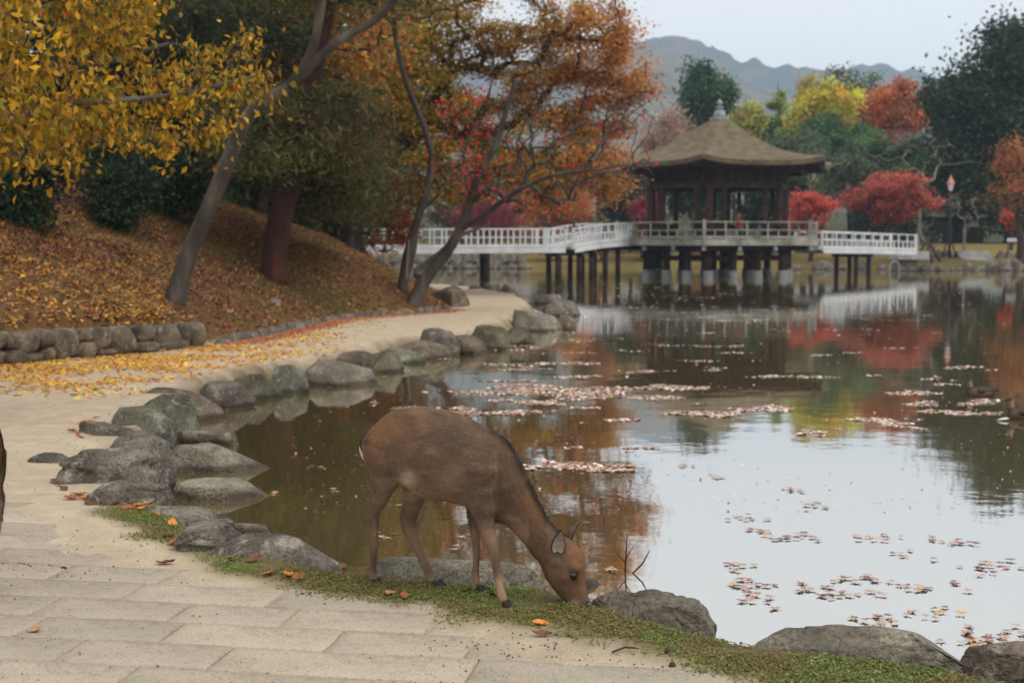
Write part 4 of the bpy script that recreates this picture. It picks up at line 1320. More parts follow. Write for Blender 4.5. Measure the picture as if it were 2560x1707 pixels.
def far_tree(name, label, x0, x1, y0, y1, D, palette, seed, leaves=7000, lobes=7, size=0.26, base_px=None, bark='bark_dark', trunk_r=None, mat='leaf', group='trees on the far bank', depth=0.8, cone=False, sx=1.0, nt=60, flat=0.1, droop=0.1, umbrella=False, per_clump=0.34, spread=None, r_min=0.03, along=False):
    """a tree whose crown spans the box (x0..x1, y0..y1) of the photograph at distance D"""
    r = np.random.default_rng(seed)
    cx = (x0 + x1) / 2 if base_px is None else base_px
    top, bot = A((x0 + x1) / 2, y0, D), A((x0 + x1) / 2, y1, D)
    hw = (x1 - x0) / 2 * D / FPX
    ccx = A((x0 + x1) / 2, y1, D)[0]
    bx = A(cx, y1, D)[0]
    g = max(hz(bx, D), 0.2) - 0.1
    H = top[2] - bot[2]
    L = []
    for k in range(lobes):
        f = r.uniform(0.18, 0.82)
        if cone:
            f = k / lobes * 0.85 + 0.08
            rad = hw * (1 - f) ** 0.7 * 1.0 + hw * 0.14
            a = r.uniform(0, 6.28)
            L.append(((ccx + math.cos(a) * rad * 0.25, D + math.sin(a) * rad * 0.25, bot[2] + H * f), (rad * 0.8, rad * 0.8, H * 0.13)))
        else:
            wprof = math.sqrt(max(0.1, 1 - (2 * f - 1) ** 2 * 0.8)) if not umbrella else (0.55 + 0.45 * (1 - f))
            a = r.uniform(0, 6.28); rad = r.uniform(0.2, 0.66) * hw * wprof
            s_ = r.uniform(0.32, 0.52)
            L.append(((ccx + math.cos(a) * rad, D + math.sin(a) * rad * depth, bot[2] + H * f), (hw * s_ * 1.1, hw * s_ * depth, min(H * 0.27, hw * s_ * 0.95) if not umbrella else H * 0.18)))
    if not cone:
        L.append(((ccx, D, bot[2] + H * 0.5), (hw * 0.55, hw * 0.5, H * 0.42)))
    T = ellipsoid_targets(L, nt, r)
    mid = np.array([ccx, D, bot[2] + H * 0.35])
    trunk = [np.array([bx, D, g]), np.array([bx + 0.2 * (ccx - bx) + 0.1, D, g + (bot[2] - g) * 0.5 + 0.2]), np.array([0.6 * ccx + 0.4 * bx, D, max(bot[2], g + 0.6)]), mid]
    if cone: trunk.append(np.array([ccx, D, top[2] - 0.3]))
    tr = trunk_r or max(0.12, H * 0.022)
    leaves = int(leaves * 1.15)
    return grow_tree(name, label, [trunk], T, tr, bark, leaves, palette, size, spread or hw * 0.145, seed, r_min, group=group, mat=mat, droop=droop, flat=flat, clump_flat=0.75 if not along else 0.45, per_clump=per_clump, along=along)

FT = far_tree
# right side
FT('evergreen_tree', 'huge dark green evergreen tree towering over the right-hand bank', 2312, 2740, 30, 600, 112, DKGREEN, 11, 60000, 34, 0.42, nt=330, trunk_r=0.5, depth=0.6, spread=0.95)
FT('evergreen_tree', 'dark evergreen undergrowth tree behind the lamp post', 2270, 2470, 330, 590, 116, DKGREEN, 12, 16000, 10, 0.3, depth=0.4)
FT('orange_maple', 'sparse orange maple with crooked limbs beside the white sign', 2440, 2640, 320, 560, 90, pal(((170, 98, 46), 3), ((188, 112, 56), 2), ((140, 90, 44), 2)), 13, 3800, 9, 0.17, base_px=2552, trunk_r=0.22, umbrella=True, nt=80, group=None, flat=0.4)
FT('red_maple', 'small orange-red maple low under the dark evergreen tree', 2500, 2555, 520, 580, 100, pal(((190, 70, 44), 3), ((170, 84, 44), 2)), 14, 1800, 4, 0.16, group=None)
FT('red_maple', 'broad red maple with a layered domed crown on the far bank', 2070, 2365, 408, 575, 93, pal(((182, 70, 60), 4), ((158, 58, 52), 3), ((192, 104, 84), 3), ((122, 84, 54), 2)), 15, 17000, 16, 0.17, base_px=2250, trunk_r=0.22, umbrella=True, nt=210, group='red maples on the far bank', flat=0.5, spread=0.30, along=True)
FT('red_maple', 'smaller bright scarlet maple between pavilion and broad red maple', 1955, 2098, 468, 588, 96, pal(((196, 72, 56), 4), ((188, 58, 62), 2), ((200, 102, 70), 2), ((140, 70, 52), 1)), 16, 8500, 9, 0.17, nt=120, group='red maples on the far bank', flat=0.4, spread=0.30, along=True)
FT('autumn_tree', 'round orange tree on the wooded rise beside the yellow one', 2135, 2325, 204, 345, 142, pal(((182, 94, 48), 3), ((196, 112, 60), 3), ((158, 84, 46), 2)), 17, 12000, 12, 0.3, nt=90)
FT('autumn_tree', 'bright yellow tree on the wooded rise beside the round orange one', 1962, 2160, 196, 400, 138, YELLOW, 18, 13000, 13, 0.3, nt=90)
FT('broadleaf_tree', 'dark olive dome of a tree behind the yellow and orange trees', 2028, 2250, 170, 330, 175, pal(((84, 92, 50), 3), ((70, 80, 46), 2)), 19, 8000, 9, 0.42)
FT('broadleaf_tree', 'mid green bushy tree in front of the yellow tree', 1965, 2140, 285, 440, 125, GREEN, 20, 10000, 10, 0.28)
FT('broadleaf_tree', 'light green rounded tree below the round orange tree', 2120, 2250, 335, 470, 122, pal(((84, 116, 62), 3), ((70, 98, 56), 3)), 21, 8000, 8, 0.28)
FT('broadleaf_tree', 'grey-green tree between the round orange tree and the dark evergreen', 2220, 2350, 300, 520, 120, GREYGREEN, 22, 9000, 10, 0.28)
FT('broadleaf_tree', 'dull grey-green thicket tree right behind the pavilion roof', 1850, 2080, 335, 520, 118, GREYGREEN, 23, 12000, 12, 0.26)
FT('broadleaf_tree', 'dusky brownish bare-topped tree under the round orange tree', 2150, 2300, 330, 430, 132, pal(((130, 100, 84), 3), ((110, 96, 76), 2)), 24, 3500, 7, 0.2, nt=80)
FT('bamboo_clump', 'tall yellowish feathery bamboo clump behind the pavilion', 1900, 1985, 200, 390, 150, YGREEN, 25, 6000, 9, 0.3, cone=True)
FT('bamboo_clump', 'wider olive feathery bamboo clump next to the yellow tree', 1970, 2060, 196, 360, 155, pal(((140, 138, 70), 3), ((118, 118, 62), 3)), 26, 5000, 9, 0.32, cone=True)
FT('broadleaf_tree', 'low yellow-green tree at the tip of the pavilion roof', 1800, 1925, 252, 420, 145, pal(((178, 164, 70), 3), ((140, 140, 70), 3)), 27, 6000, 8, 0.3)
FT('cedar_tree', 'dark pointed cedar rising behind the pavilion finial', 1690, 1812, 160, 440, 160, pal(((52, 78, 52), 3), ((40, 62, 44), 3), ((66, 92, 56), 1)), 28, 22000, 18, 0.42, cone=True, nt=170, spread=0.75)
FT('cedar_tree', 'second shorter cedar with a lighter green side next to the pointed one', 1762, 1850, 176, 440, 158, pal(((62, 90, 50), 3), ((48, 70, 44), 3), ((110, 128, 60), 1)), 29, 14000, 16, 0.4, cone=True, nt=130, spread=0.7)
FT('bare_tree', 'hazy pinkish nearly bare tree between the maple and the pavilion roof', 1580, 1770, 250, 470, 126, PINKTWIG, 30, 7000, 10, 0.22, nt=120, bark='twig_pale', r_min=0.05)
FT('evergreen_tree', 'dark green tree seen through the pavilion columns', 1640, 1860, 400, 590, 108, DKGREEN, 31, 9000, 9, 0.26)
FT('evergreen_tree', 'dark green tree behind the right-hand pavilion columns', 1820, 2010, 400, 590, 110, DKGREEN, 32, 9000, 9, 0.26)
FT('evergreen_tree', 'dark green tree behind the arched footbridge', 1480, 1670, 410, 590, 107, DKGREEN, 33, 9000, 9, 0.26)
FT('red_maple', 'dull crimson maple low beside the pavilion, behind the arched footbridge', 1550, 1660, 490, 590, 101, DKRED, 34, 4500, 6, 0.16, group='dark red maples behind the bridge')
FT('red_maple', 'dull crimson maple behind the long footbridge and leaning tree', 1090, 1320, 500, 600, 101, DKRED, 35, 7000, 9, 0.16, group='dark red maples behind the bridge')
FT('autumn_tree', 'tan and orange tree behind the long straight footbridge', 1290, 1520, 430, 600, 105, pal(((176, 116, 56), 3), ((150, 108, 52), 2), ((190, 100, 56), 2)), 36, 9000, 10, 0.22)
FT('evergreen_tree', 'dark green tree behind the dull crimson maple', 1040, 1260, 380, 600, 112, DKGREEN, 37, 9000, 9, 0.28)
FT('evergreen_tree', 'dark green tree behind the tan and orange tree', 1240, 1460, 330, 600, 118, DKGREEN, 38, 9000, 9, 0.3)
FT('autumn_tree', 'rust-coloured tree far behind the big maple', 1380, 1610, 300, 520, 122, pal(((164, 100, 62), 3), ((146, 110, 76), 2), ((178, 116, 64), 2)), 39, 8000, 9, 0.28)
FT('evergreen_tree', 'dark green tree far behind the wooded slope', 820, 1090, 330, 600, 120, DKGREEN, 40, 8000, 9, 0.3)
FT('broadleaf_tree', 'plain green tree filling the rise behind the low yellow-green one', 1840, 2010, 290, 480, 150, GREEN, 141, 6000, 9, 0.34)
FT('broadleaf_tree', 'grey-green tree right behind the smaller scarlet maple', 2030, 2210, 375, 530, 108, GREYGREEN, 142, 8000, 9, 0.24)
FT('broadleaf_tree', 'olive tree behind the left slope of the pavilion roof', 1700, 1900, 310, 500, 138, pal(((120, 116, 64), 3), ((98, 104, 60), 3)), 143, 7000, 9, 0.3)
FT('evergreen_tree', 'dark green tree in the gap between the round orange tree and the huge evergreen', 2230, 2400, 200, 440, 150, DKGREEN, 144, 9000, 10, 0.36)
FT('autumn_tree', 'brown-orange tree low behind the hazy pinkish one', 1560, 1720, 330, 520, 134, pal(((168, 112, 72), 3), ((142, 112, 80), 2)), 145, 6000, 8, 0.28)
FT('broadleaf_tree', 'dark green tree low behind the broad red maple', 2140, 2360, 440, 600, 106, DKGREEN, 146, 9000, 9, 0.24)
FT('broadleaf_tree', 'brownish green tree behind the wider bamboo clump', 2060, 2200, 240, 420, 160, GREYGREEN, 147, 6000, 9, 0.36)
FT('broadleaf_tree', 'green tree peeping between the yellow tree and the round orange tree', 2080, 2210, 300, 420, 134, GREEN, 151, 6000, 8, 0.28)
FT('broadleaf_tree', 'yellow-green tree in front of the wider bamboo clump', 1930, 2040, 260, 400, 142, YGREEN, 152, 6000, 8, 0.28)
FT('broadleaf_tree', 'mixed green tree low on the rise beside the dark evergreen', 2240, 2380, 380, 560, 112, GREEN, 153, 8000, 9, 0.24)
FT('broadleaf_tree', 'olive-brown tree behind the smaller scarlet maple', 1930, 2080, 400, 540, 112, pal(((104, 104, 66), 3), ((122, 110, 74), 2)), 154, 7000, 9, 0.24)
FT('autumn_tree', 'tawny tree behind the pavilion roof, left of the cedars', 1620, 1740, 300, 460, 140, pal(((178, 130, 92), 3), ((150, 124, 92), 2)), 155, 6000, 8, 0.28)
FT('broadleaf_tree', 'dull green tree behind the cedars', 1780, 1890, 300, 450, 165, GREYGREEN, 156, 6000, 8, 0.36)
for k_, (x0_, x1_, pl_, lb_) in enumerate(((1330, 1450, GREYGREEN, 'low grey-green shrub on the far shore under the straight footbridge'), (1440, 1560, pal(((150, 110, 60), 3), ((128, 104, 56), 2)), 'low tawny shrub on the far shore behind the bridge piles'),
                                          (1570, 1700, GREEN, 'low green shrub on the far shore seen between the pavilion stilts'), (1700, 1830, pal(((166, 112, 52), 3), ((140, 100, 50), 2)), 'low orange-brown shrub on the far shore behind the pavilion stilts'), (1840, 1960, GREYGREEN, 'low dull shrub on the far shore near the scarlet maple'))):
    FT('shore_shrub', lb_, x0_, x1_, 588, 642, 99.5, pl_, 160 + k_, 1800, 5, 0.16, nt=34, group='low shrubs on the far shore', trunk_r=0.06)
# pale bare trees between the red maples
def bare_tree(px, y_top, y_base, D, wpx, label, seed, lean=0, rt=0.11, n=46):
    r = np.random.default_rng(seed)
    bse = A(px, y_base, D); bse[2] = max(hz(bse[0], D), 0.1) - 0.1
    tp = A(px + lean, y_top, D)
    w_ = wpx * D / FPX
    T = np.stack([tp[0] + r.normal(size=n) * w_ * 0.5, D + r.normal(size=n) * w_ * 0.4, bse[2] + (tp[2] - bse[2]) * r.uniform(0.35, 1.0, n)], -1)
    mid = bse * 0.55 + tp * 0.45
    return grow_tree('bare_tree', label, [[bse, bse * 0.75 + mid * 0.25 + [0.1, 0, 0], mid]], T, rt, 'twig_pale', 0, None, 0, 0, seed, 0.018, group='bare trees on the far bank', wob=0.14, taper=0.4)
bare_tree(2030, 380, 590, 98, 90, 'pale bare tree forking above the smaller scarlet maple', 51)
bare_tree(2290, 330, 590, 97, 110, 'pale bare tree standing over the broad red maple', 52, 25)
bare_tree(2405, 480, 612, 94, 60, 'crooked pale sapling beside the lamp post', 53, 15, 0.09, 26)
bare_tree(2320, 545, 625, 91, 40, 'small crooked sapling held by the wooden props', 54, -8, 0.08, 18)

# ------------------------------------------------------------------ the wooded slope on the left
def wpts(L): return [A(a, b, d) for a, b, d in L]
# grey leaning trunk
b1 = hit(430, 752); D1 = b1[1]
t1 = [b1 - [0, 0, 0.15]] + wpts([(470, 640, D1), (517, 530, D1), (571, 401, D1), (622, 288, D1 - 0.2), (724, 218, D1 - 0.4)])
f1 = [t1[-1]] + wpts([(778, 131, D1 - 0.5), (805, 0, D1 - 0.6), (820, -140, D1 - 0.7)])
f2 = [t1[-1]] + wpts([(838, 109, D1 - 0.2), (947, 44, D1), (1010, -40, D1), (1060, -160, D1)])
r = np.random.default_rng(61)
T = np.array([A(x, y, D1 + d) for x, y, d in zip(r.uniform(-100, 1250, 200), r.uniform(-620, -90, 200), r.uniform(-5, 4, 200))])  # unseen crown, spread wide overhead to darken the slope
grow_tree('cherry_tree', 'slender grey leaning trunk that forks above the leafy slope', [t1, f1, f2], T, 0.165, 'bark_grey', 22000, OLIVE + ORANGE, 0.10, 0.5, 61, 0.012, group=None, radii=[(0.135, 0.10), (0.085, 0.06), (0.075, 0.045)])

# reddish pine trunk with dark crown
b2 = hit(684, 696); D2 = b2[1]
t2 = [b2 - [0, 0, 0.2]] + wpts([(690, 600, D2), (712, 500, D2), (738, 400, D2), (768, 280, D2), (795, 140, D2), (822, 0, D2), (850, -150, D2), (870, -320, D2)])
r = np.random.default_rng(62)
PINE = pal(((66, 70, 34), 3), ((84, 82, 40), 3), ((50, 56, 28), 2), ((112, 88, 44), 2))
def pine(name, label, trunk, T, rt, n, seed, bark='bark_red', palette=PINE, spread=0.5):
    """needle tufts: bunches of long thin needles at the end of every limb"""
    return grow_tree(name, label, trunk, T, rt, bark, n, palette, 0.20, spread, seed, 0.018, mat='needle', droop=0.15, aspect=0.13, clump_flat=0.5, per_clump=0.22, taper=0.36)
T = [A(x, y, D2 + d) for x, y, d in zip(r.uniform(560, 930, 60), r.uniform(230, 430, 60), r.uniform(-1.5, 3.5, 60))]
T += [A(x, y, D2 + d) for x, y, d in zip(r.uniform(540, 1080, 44), r.uniform(-260, 20, 44), r.uniform(-2, 3, 44))]
T += [A(x, y, D2 + d) for x, y, d in zip(r.uniform(740, 930, 26), r.uniform(400, 520, 26), r.uniform(1, 4, 26))]
pine('pine_tree', 'red-barked pine leaning over the slope, with dark drooping needle boughs', [t2], np.array(T), 0.235, 52000, 62)

# second pine further up, and a third
for px, yb, DD, x0, x1, y0, y1, lab, sd, nn in ((905, 560, 46, 640, 960, 130, 330, 'dark pine behind the red-barked one, half hidden by maple leaves', 63, 26000),
                                         (330, 470, 33, 200, 560, -120, 170, 'dark pine at the top of the slope above the yellow leaves', 64, 26000),
                                         (520, 430, 36, 420, 780, -150, 260, 'tall dim pine between the grey leaning trunk and the yellow leaves', 65, 24000)):
    b_ = A(px, yb, DD); b_[2] = hz(b_[0], DD) - 0.2
    r = np.random.default_rng(sd)
    mid = A((x0 + x1) / 2, y1, DD); tp = A((x0 + x1) / 2, y0 - 100, DD)
    T = np.array([A(x, y, DD + d) for x, y, d in zip(r.uniform(x0, x1, 50), r.uniform(y0, y1, 50), r.uniform(-2, 2.5, 50))])
    pine('pine_tree', lab, [[b_, b_ * 0.5 + mid * 0.5 + [0.2, 0, 0], mid, tp]], T, 0.22, nn, sd, 'bark_dark', pal(((40, 52, 30), 3), ((52, 64, 34), 3), ((70, 72, 36), 1)), 0.6)

# the big maple, olive inside and orange outside
DM = 42.0
bm_ = A(872, 590, DM); bm_[2] = hz(bm_[0], DM) - 0.2
tm = [bm_] + wpts([(885, 520, DM), (905, 459, DM), (960, 418, DM), (1023, 335, DM), (1108, 210, DM)])
m2 = [tm[3]] + wpts([(1100, 380, DM - 1), (1190, 300, DM - 1.5), (1227, 215, DM - 2), (1240, 90, DM - 2)])
m3 = [tm[4]] + wpts([(1070, 230, DM + 1), (1150, 160, DM + 1), (1290, 110, DM + 1), (1400, 80, DM + 1)])
r = np.random.default_rng(71)
lob = []
for x, y, rx, ry in ((1010, 130, 130, 110), (1180, 60, 170, 80), (1180, 240, 190, 120), (1360, 130, 170, 90), (1330, 290, 180, 110), (1480, 60, 110, 70), (1480, 200, 130, 80), (1560, 235, 90, 36), (1470, 330, 110, 80), (1390, 420, 150, 70), (1210, 420, 150, 90), (960, 260, 110, 90), (1060, 350, 110, 80), (1500, 430, 80, 50), (1010, 20, 130, 60), (1330, -40, 250, 70), (1090, 470, 90, 60), (1440, 490, 120, 40), (1600, 215, 70, 30), (1570, 130, 60, 50)):
    c = A(x, y, DM + r.uniform(-2, 2)); lob.append((c, (1.1 * rx * DM / FPX, 1.7, 1.06 * ry * DM / FPX)))
T = ellipsoid_targets(lob, 540, r, 0.3)
def maple_cols(Cn, r):
    px, py = px_of(Cn)
    f = np.clip((px - 1180) / 380 + 0.45 * fbm(Cn * 0.8, 3) + 0.08, 0, 1)
    a = np.array([srgb(186, 152, 52), srgb(160, 134, 50), srgb(206, 158, 60), srgb(140, 128, 54)])
    b = np.array([srgb(206, 140, 76), srgb(198, 124, 68), srgb(206, 154, 78), srgb(178, 122, 66)])
    ca, cb = a[r.integers(0, 4, len(Cn))], b[r.integers(0, 4, len(Cn))]
    k = (r.random(len(Cn)) < f)[:, None]
    return np.where(k, cb, ca) * (1 + 0.16 * r.normal(size=(len(Cn), 1)))
maple_cols.direct = True
grow_tree('maple_tree', 'big maple with olive to orange leaves spreading in front of the pavilion', [tm, m2, m3], T, 0.27, 'bark_dark', 82000, maple_cols, 0.10, 0.25, 71, 0.012, along=True, flat=0.45, droop=0.05, aspect=0.8, clump_flat=0.5, taper=0.42, per_clump=0.2)

# orange sprays over the near end of the bridge
b3 = A(800, 600, 44); b3[2] = hz(b3[0], 44) - 0.2
r = np.random.default_rng(72)
T = np.array([A(x, y, 43 + d) for x, y, d in zip(np.r_[r.uniform(850, 1060, 50), r.uniform(880, 1030, 16)], np.r_[r.uniform(440, 560, 50), r.uniform(560, 640, 16)], r.uniform(-1, 1.5, 66))])
grow_tree('maple_sapling', 'low maple with rusty orange sprays hanging over the bridge end', [[b3, A(815, 560, 44), A(850, 510, 44), A(920, 480, 43.5)]], T, 0.09, 'bark_dark', 7000, pal(((176, 104, 36), 3), ((160, 92, 34), 3), ((196, 96, 44), 2), ((130, 108, 40), 1)), 0.10, 0.26, 72, 0.012, flat=0.5, aspect=0.8, clump_flat=0.35)

# leaning tree with bare grey branches and the last red leaves
b4 = hit(1026, 757); D4 = b4[1]
t4 = [b4 - [0, 0, 0.2]] + wpts([(1062, 700, D4), (1110, 640, D4), (1150, 575, D4), (1172, 515, D4), (1196, 440, D4 - 0.3), (1236, 370, D4 - 0.5), (1262, 290, D4 - 0.6), (1290, 200, D4 - 0.6)])
g4 = [t4[3]] + wpts([(1200, 545, D4 - 0.3), (1290, 480, D4 - 0.8), (1380, 440, D4 - 1.2), (1480, 425, D4 - 1.4), (1570, 412, D4 - 1.5)])
h4 = [t4[1]] + wpts([(1040, 680, D4 + 0.6), (1090, 640, D4 + 1), (1150, 590, D4 + 1.2), (1225, 560, D4 + 1.4)])
r = np.random.default_rng(73)
T1 = [A(x, y, D4 + d) for x, y, d in zip(r.uniform(1240, 1640, 190), r.uniform(230, 470, 190), r.uniform(-1.8, 1.6, 190))]
T2 = [A(x, y, D4 + d) for x, y, d in zip(r.normal(1170, 40, 44), r.uniform(240, 500, 44), r.uniform(-1, 1, 44))]
T3 = [A(x, y, D4 + d) for x, y, d in zip(r.uniform(1170, 1450, 40), r.uniform(400, 520, 40), r.uniform(-1, 1, 40))]
o4 = grow_tree('bare_cherry', 'leaning dark trunk with bare grey branches and sparse scarlet leaves', [t4, g4, h4], np.array(T1 + T2 + T3), 0.165, 'bark_grey', 0, None, 0, 0, 73, 0.013, wob=0.07, radii=[(0.15, 0.045), (0.075, 0.018), (0.085, 0.03)])
TT = np.array(T2 + T2 + T3 + [t for t in T1 if r.random() < 0.15])
ids = r.integers(0, len(TT), 620)
Cn = TT[ids] + r.normal(size=(620, 3)) * 0.13
V, F, C = leaf_arrays(Cn - np.array(o4.location), r.uniform(0.06, 0.11, 620), pick_cols(620, pal(((206, 30, 44), 3), ((184, 24, 40), 2), ((214, 60, 56), 1)), r), r, 0.6, 0, 0.6)
put('crown', np_mesh('crown', V, F, C), M['leaf'], o4)

# slender double stem next to it
b5 = hit(1003, 724); D5 = b5[1]
t5 = [b5 - [0, 0, 0.15]] + wpts([(1018, 640, D5), (1045, 545, D5), (1066, 480, D5), (1078, 392, D5), (1056, 305, D5), (1012, 196, D5), (985, 65, D5), (980, -80, D5)])
s5 = [t5[0]] + wpts([(1030, 650, D5 + 0.4), (1040, 590, D5 + 0.5), (1044, 540, D5 + 0.5), (1100, 485, D5 + 0.5), (1150, 440, D5 + 0.5)])
r = np.random.default_rng(74)
T = np.array([A(x, y, D5 + d) for x, y, d in zip(r.uniform(850, 1150, 44), r.uniform(-260, 60, 44), r.uniform(-1.2, 1.2, 44))] + [A(x, y, D5 + 0.4 + d) for x, y, d in zip(r.uniform(1090, 1220, 14), r.uniform(380, 480, 14), r.uniform(-.5, .5, 14))])
grow_tree('slender_tree', 'slender snaking tree with a thin second stem beside the leaning bare one', [t5, s5], T, 0.105, 'bark_grey', 1600, OLIVE, 0.09, 0.3, 74, 0.01, radii=[(0.105, 0.045), (0.07, 0.03)])
pp = hit(1012, 728)
b = MB(); b.tube([pp - [0, 0, 0.1], A(1022, 600, pp[1] - 0.2)], [0.03, 0.03], 8)
tag(b.build('support_pole', M['twig_pale']), 'thin pale pole propped against the slender snaking tree', 'pole')

# yellow cherry whose boughs reach in from the left
b6 = np.array([-10.4, 15.4, 0]); b6[2] = hz(b6[0], b6[1]) - 0.1
k6 = b6 + np.array([0.6, 0.1, 2.2])
t6 = [b6, b6 + [0.2, 0, 1.0], k6, k6 + [1.2, 0.1, 0.4], A(-150, 190, 14.2), A(180, 175, 14.6), A(420, 110, 15.2)]
g6 = [k6, k6 + [0.8, -0.7, 0.8], A(-260, 60, 12.6), A(60, 20, 13.0), A(250, -60, 13.6)]
h6 = [k6, k6 + [1.0, -0.7, 0.3], A(-120, 290, 12.0), A(120, 262, 12.8), A(420, 240, 14.0), A(640, 190, 15.4)]
r = np.random.default_rng(75)
T = []
def in_yellow(x, y):
    top = np.interp(x, [-200, 350, 420, 520, 640, 730], [-200, -60, 120, 110, 70, 100])
    bot = np.interp(x, [-200, 0, 60, 220, 240, 300, 420, 470, 560, 600, 660, 730], [400, 400, 430, 420, 330, 350, 425, 360, 400, 385, 270, 200])
    return top < y < bot
while len(T) < 230:
    x, y = r.uniform(-250, 725), r.uniform(-160, 425)
    if in_yellow(x, y):
        T.append(A(x, y, np.interp(x, [-250, 0, 300, 730], [11.2, 12.0, 14.0, 16]) + r.uniform(-1.0, 1.2)))
def yellow_cols(Cn, r):
    a = np.array([srgb(194, 142, 22), srgb(176, 130, 24), srgb(204, 156, 36), srgb(140, 106, 26), srgb(134, 122, 32), srgb(108, 82, 24)])
    c = a[r.integers(0, 6, len(Cn))] * (1 + 0.18 * r.normal(size=(len(Cn), 1)))
    red = r.random(len(Cn)) < 0.004
    c[red] = srgb(206, 60, 46)
    return c
yellow_cols.direct = True
grow_tree('yellow_cherry', 'overhanging cherry boughs thick with golden yellow leaves', [t6, g6, h6], np.array(T), 0.15, 'bark_grey', 7600, yellow_cols, 0.094, 0.105, 75, 0.006, along=True, droop=0.6, aspect=0.5, clump_flat=0.9, per_clump=0.16, radii=[(0.15, 0.02), (0.07, 0.015), (0.07, 0.012)])

# upper background of the slope: autumn trees and evergreens behind the pines
def hill_tree(name, label, px, DD, x0, x1, y0, y1, palette, seed, n, size=0.16, nt=70, rt=0.16, bark='bark_dark', mat='leaf'):
    r = np.random.default_rng(seed)
    b_ = A(px, 500, DD); b_[2] = hz(b_[0], DD) - 0.2
    T = np.array([A(x, y, DD + d) for x, y, d in zip(r.uniform(x0, x1, nt), r.uniform(y0, y1, nt), r.uniform(-2, 2, nt))])
    mid = A((x0 + x1) / 2, y1 - 0.3 * (y1 - y0), DD)
    return grow_tree(name, label, [[b_, b_ * 0.5 + mid * 0.5 + [0.2, 0, 0], mid]], T, rt, bark, n, palette, size, 0.55, seed, 0.015, flat=0.3, aspect=0.75, mat=mat)
hill_tree('autumn_tree', 'russet maple high on the slope behind the grey leaning trunk', 640, 38, 470, 960, -200, 250, ORANGE + OLIVE, 81, 15000, 0.13, 110)
hill_tree('evergreen_tree', 'dark evergreen at the top of the slope behind the russet maple', 560, 46, 380, 800, -200, 420, DKGREEN, 82, 14000, 0.22, 100)
hill_tree('evergreen_tree', 'dark evergreen on the slope crest behind the big maple', 860, 52, 740, 1080, -150, 520, DKGREEN, 83, 13000, 0.22, 100)
hill_tree('evergreen_tree', 'black-green evergreen behind the yellow boughs', 120, 36, -250, 260, -250, 420, DKGREEN, 84, 14000, 0.2, 110)
hill_tree('evergreen_tree', 'black-green evergreen between the two dim pines on the slope', 300, 40, 180, 480, -250, 430, DKGREEN, 85, 12000, 0.2, 100)

hill_tree('evergreen_tree', 'dark evergreen behind the fork of the grey leaning trunk', 640, 47, 520, 760, 300, 600, DKGREEN, 86, 12000, 0.22, 80)
hill_tree('evergreen_tree', 'dark evergreen at the foot of the slope beyond the red-barked pine', 800, 54, 700, 900, 380, 640, DKGREEN, 87, 10000, 0.2, 70)
hill_tree('evergreen_tree', 'dark evergreen hedge tree beyond the slope crest under the yellow boughs', 380, 38, 250, 560, 330, 600, DKGREEN, 88, 12000, 0.18, 80)
def bush(label, px, py, DD, wpx, hpx, palette, seed, n, size=0.09):
    r = np.random.default_rng(seed)
    c = hit(px, py); DD = c[1]; g = c[2]
    w_, h_ = wpx * DD / FPX / 2, hpx * DD / FPX
    L = [((c[0] + r.uniform(-.5, .5) * w_, DD + r.uniform(-.4, .4) * w_, c[2] + h_ * r.uniform(0.12, 0.75)), (w_ * 0.55, w_ * 0.5, h_ * 0.33)) for _ in range(7)]
    T = ellipsoid_targets(L, 46, r)
    bs = np.array([c[0], DD, g - 0.1])
    return grow_tree('evergreen_bush', label, [[bs, bs + [0.05, 0, (c[2] - g) * 0.5 + 0.2], np.array([c[0], DD, c[2] + h_ * 0.3])]], T, 0.05, 'bark_dark', n, palette, size, 0.22, seed, 0.012, cat='bush', group='evergreen bushes on the slope')
bush('dark glossy bush to the right of the red-barked pine', 838, 560, 31, 150, 190, DKGREEN, 91, 9000)
bush('dark bush just left of the grey leaning trunk', 432, 548, 27, 190, 190, DKGREEN, 92, 8000)
bush('dark bush under the yellow boughs, near the retaining wall end', 250, 545, 25, 260, 190, DKGREEN, 93, 9000)
bush('dark bush under the yellow boughs, above the retaining wall', 30, 552, 23.5, 280, 190, DKGREEN, 94, 9000)
bush('dark bush between the grey leaning trunk and the red-barked pine', 590, 500, 31, 150, 160, DKGREEN, 95, 7000)
bush('small green bush at the very end of the bridge', 880, 610, 44, 90, 60, GREEN, 96, 3000)
# ------------------------------------------------------------------ the grazing deer
YAW = math.radians(26)
DD0 = np.array([G(1021, 1467)[0], G(1021, 1467)[1], 0.25])
DDIR = np.array([math.cos(YAW), -math.sin(YAW), 0.0])
DN = np.array([-math.sin(YAW), -math.cos(YAW), 0.0])          # sideways, towards the viewer's side
def zp(x, y): return 880 + 0.37 * x, 980 + 0.37 * y
def dp(x, y, lat=0.0):
    """point of the deer's (shifted) middle plane seen at detail coordinates (x, y)"""
    d = ray(*zp(x, y))
    o = np.array([0, 0, CAMZ])
    t = (lat - (o - DD0) @ DN) / (d @ DN)
    return o + d * t
def foot(x, y):
    return G(*zp(x, y), 0.252)

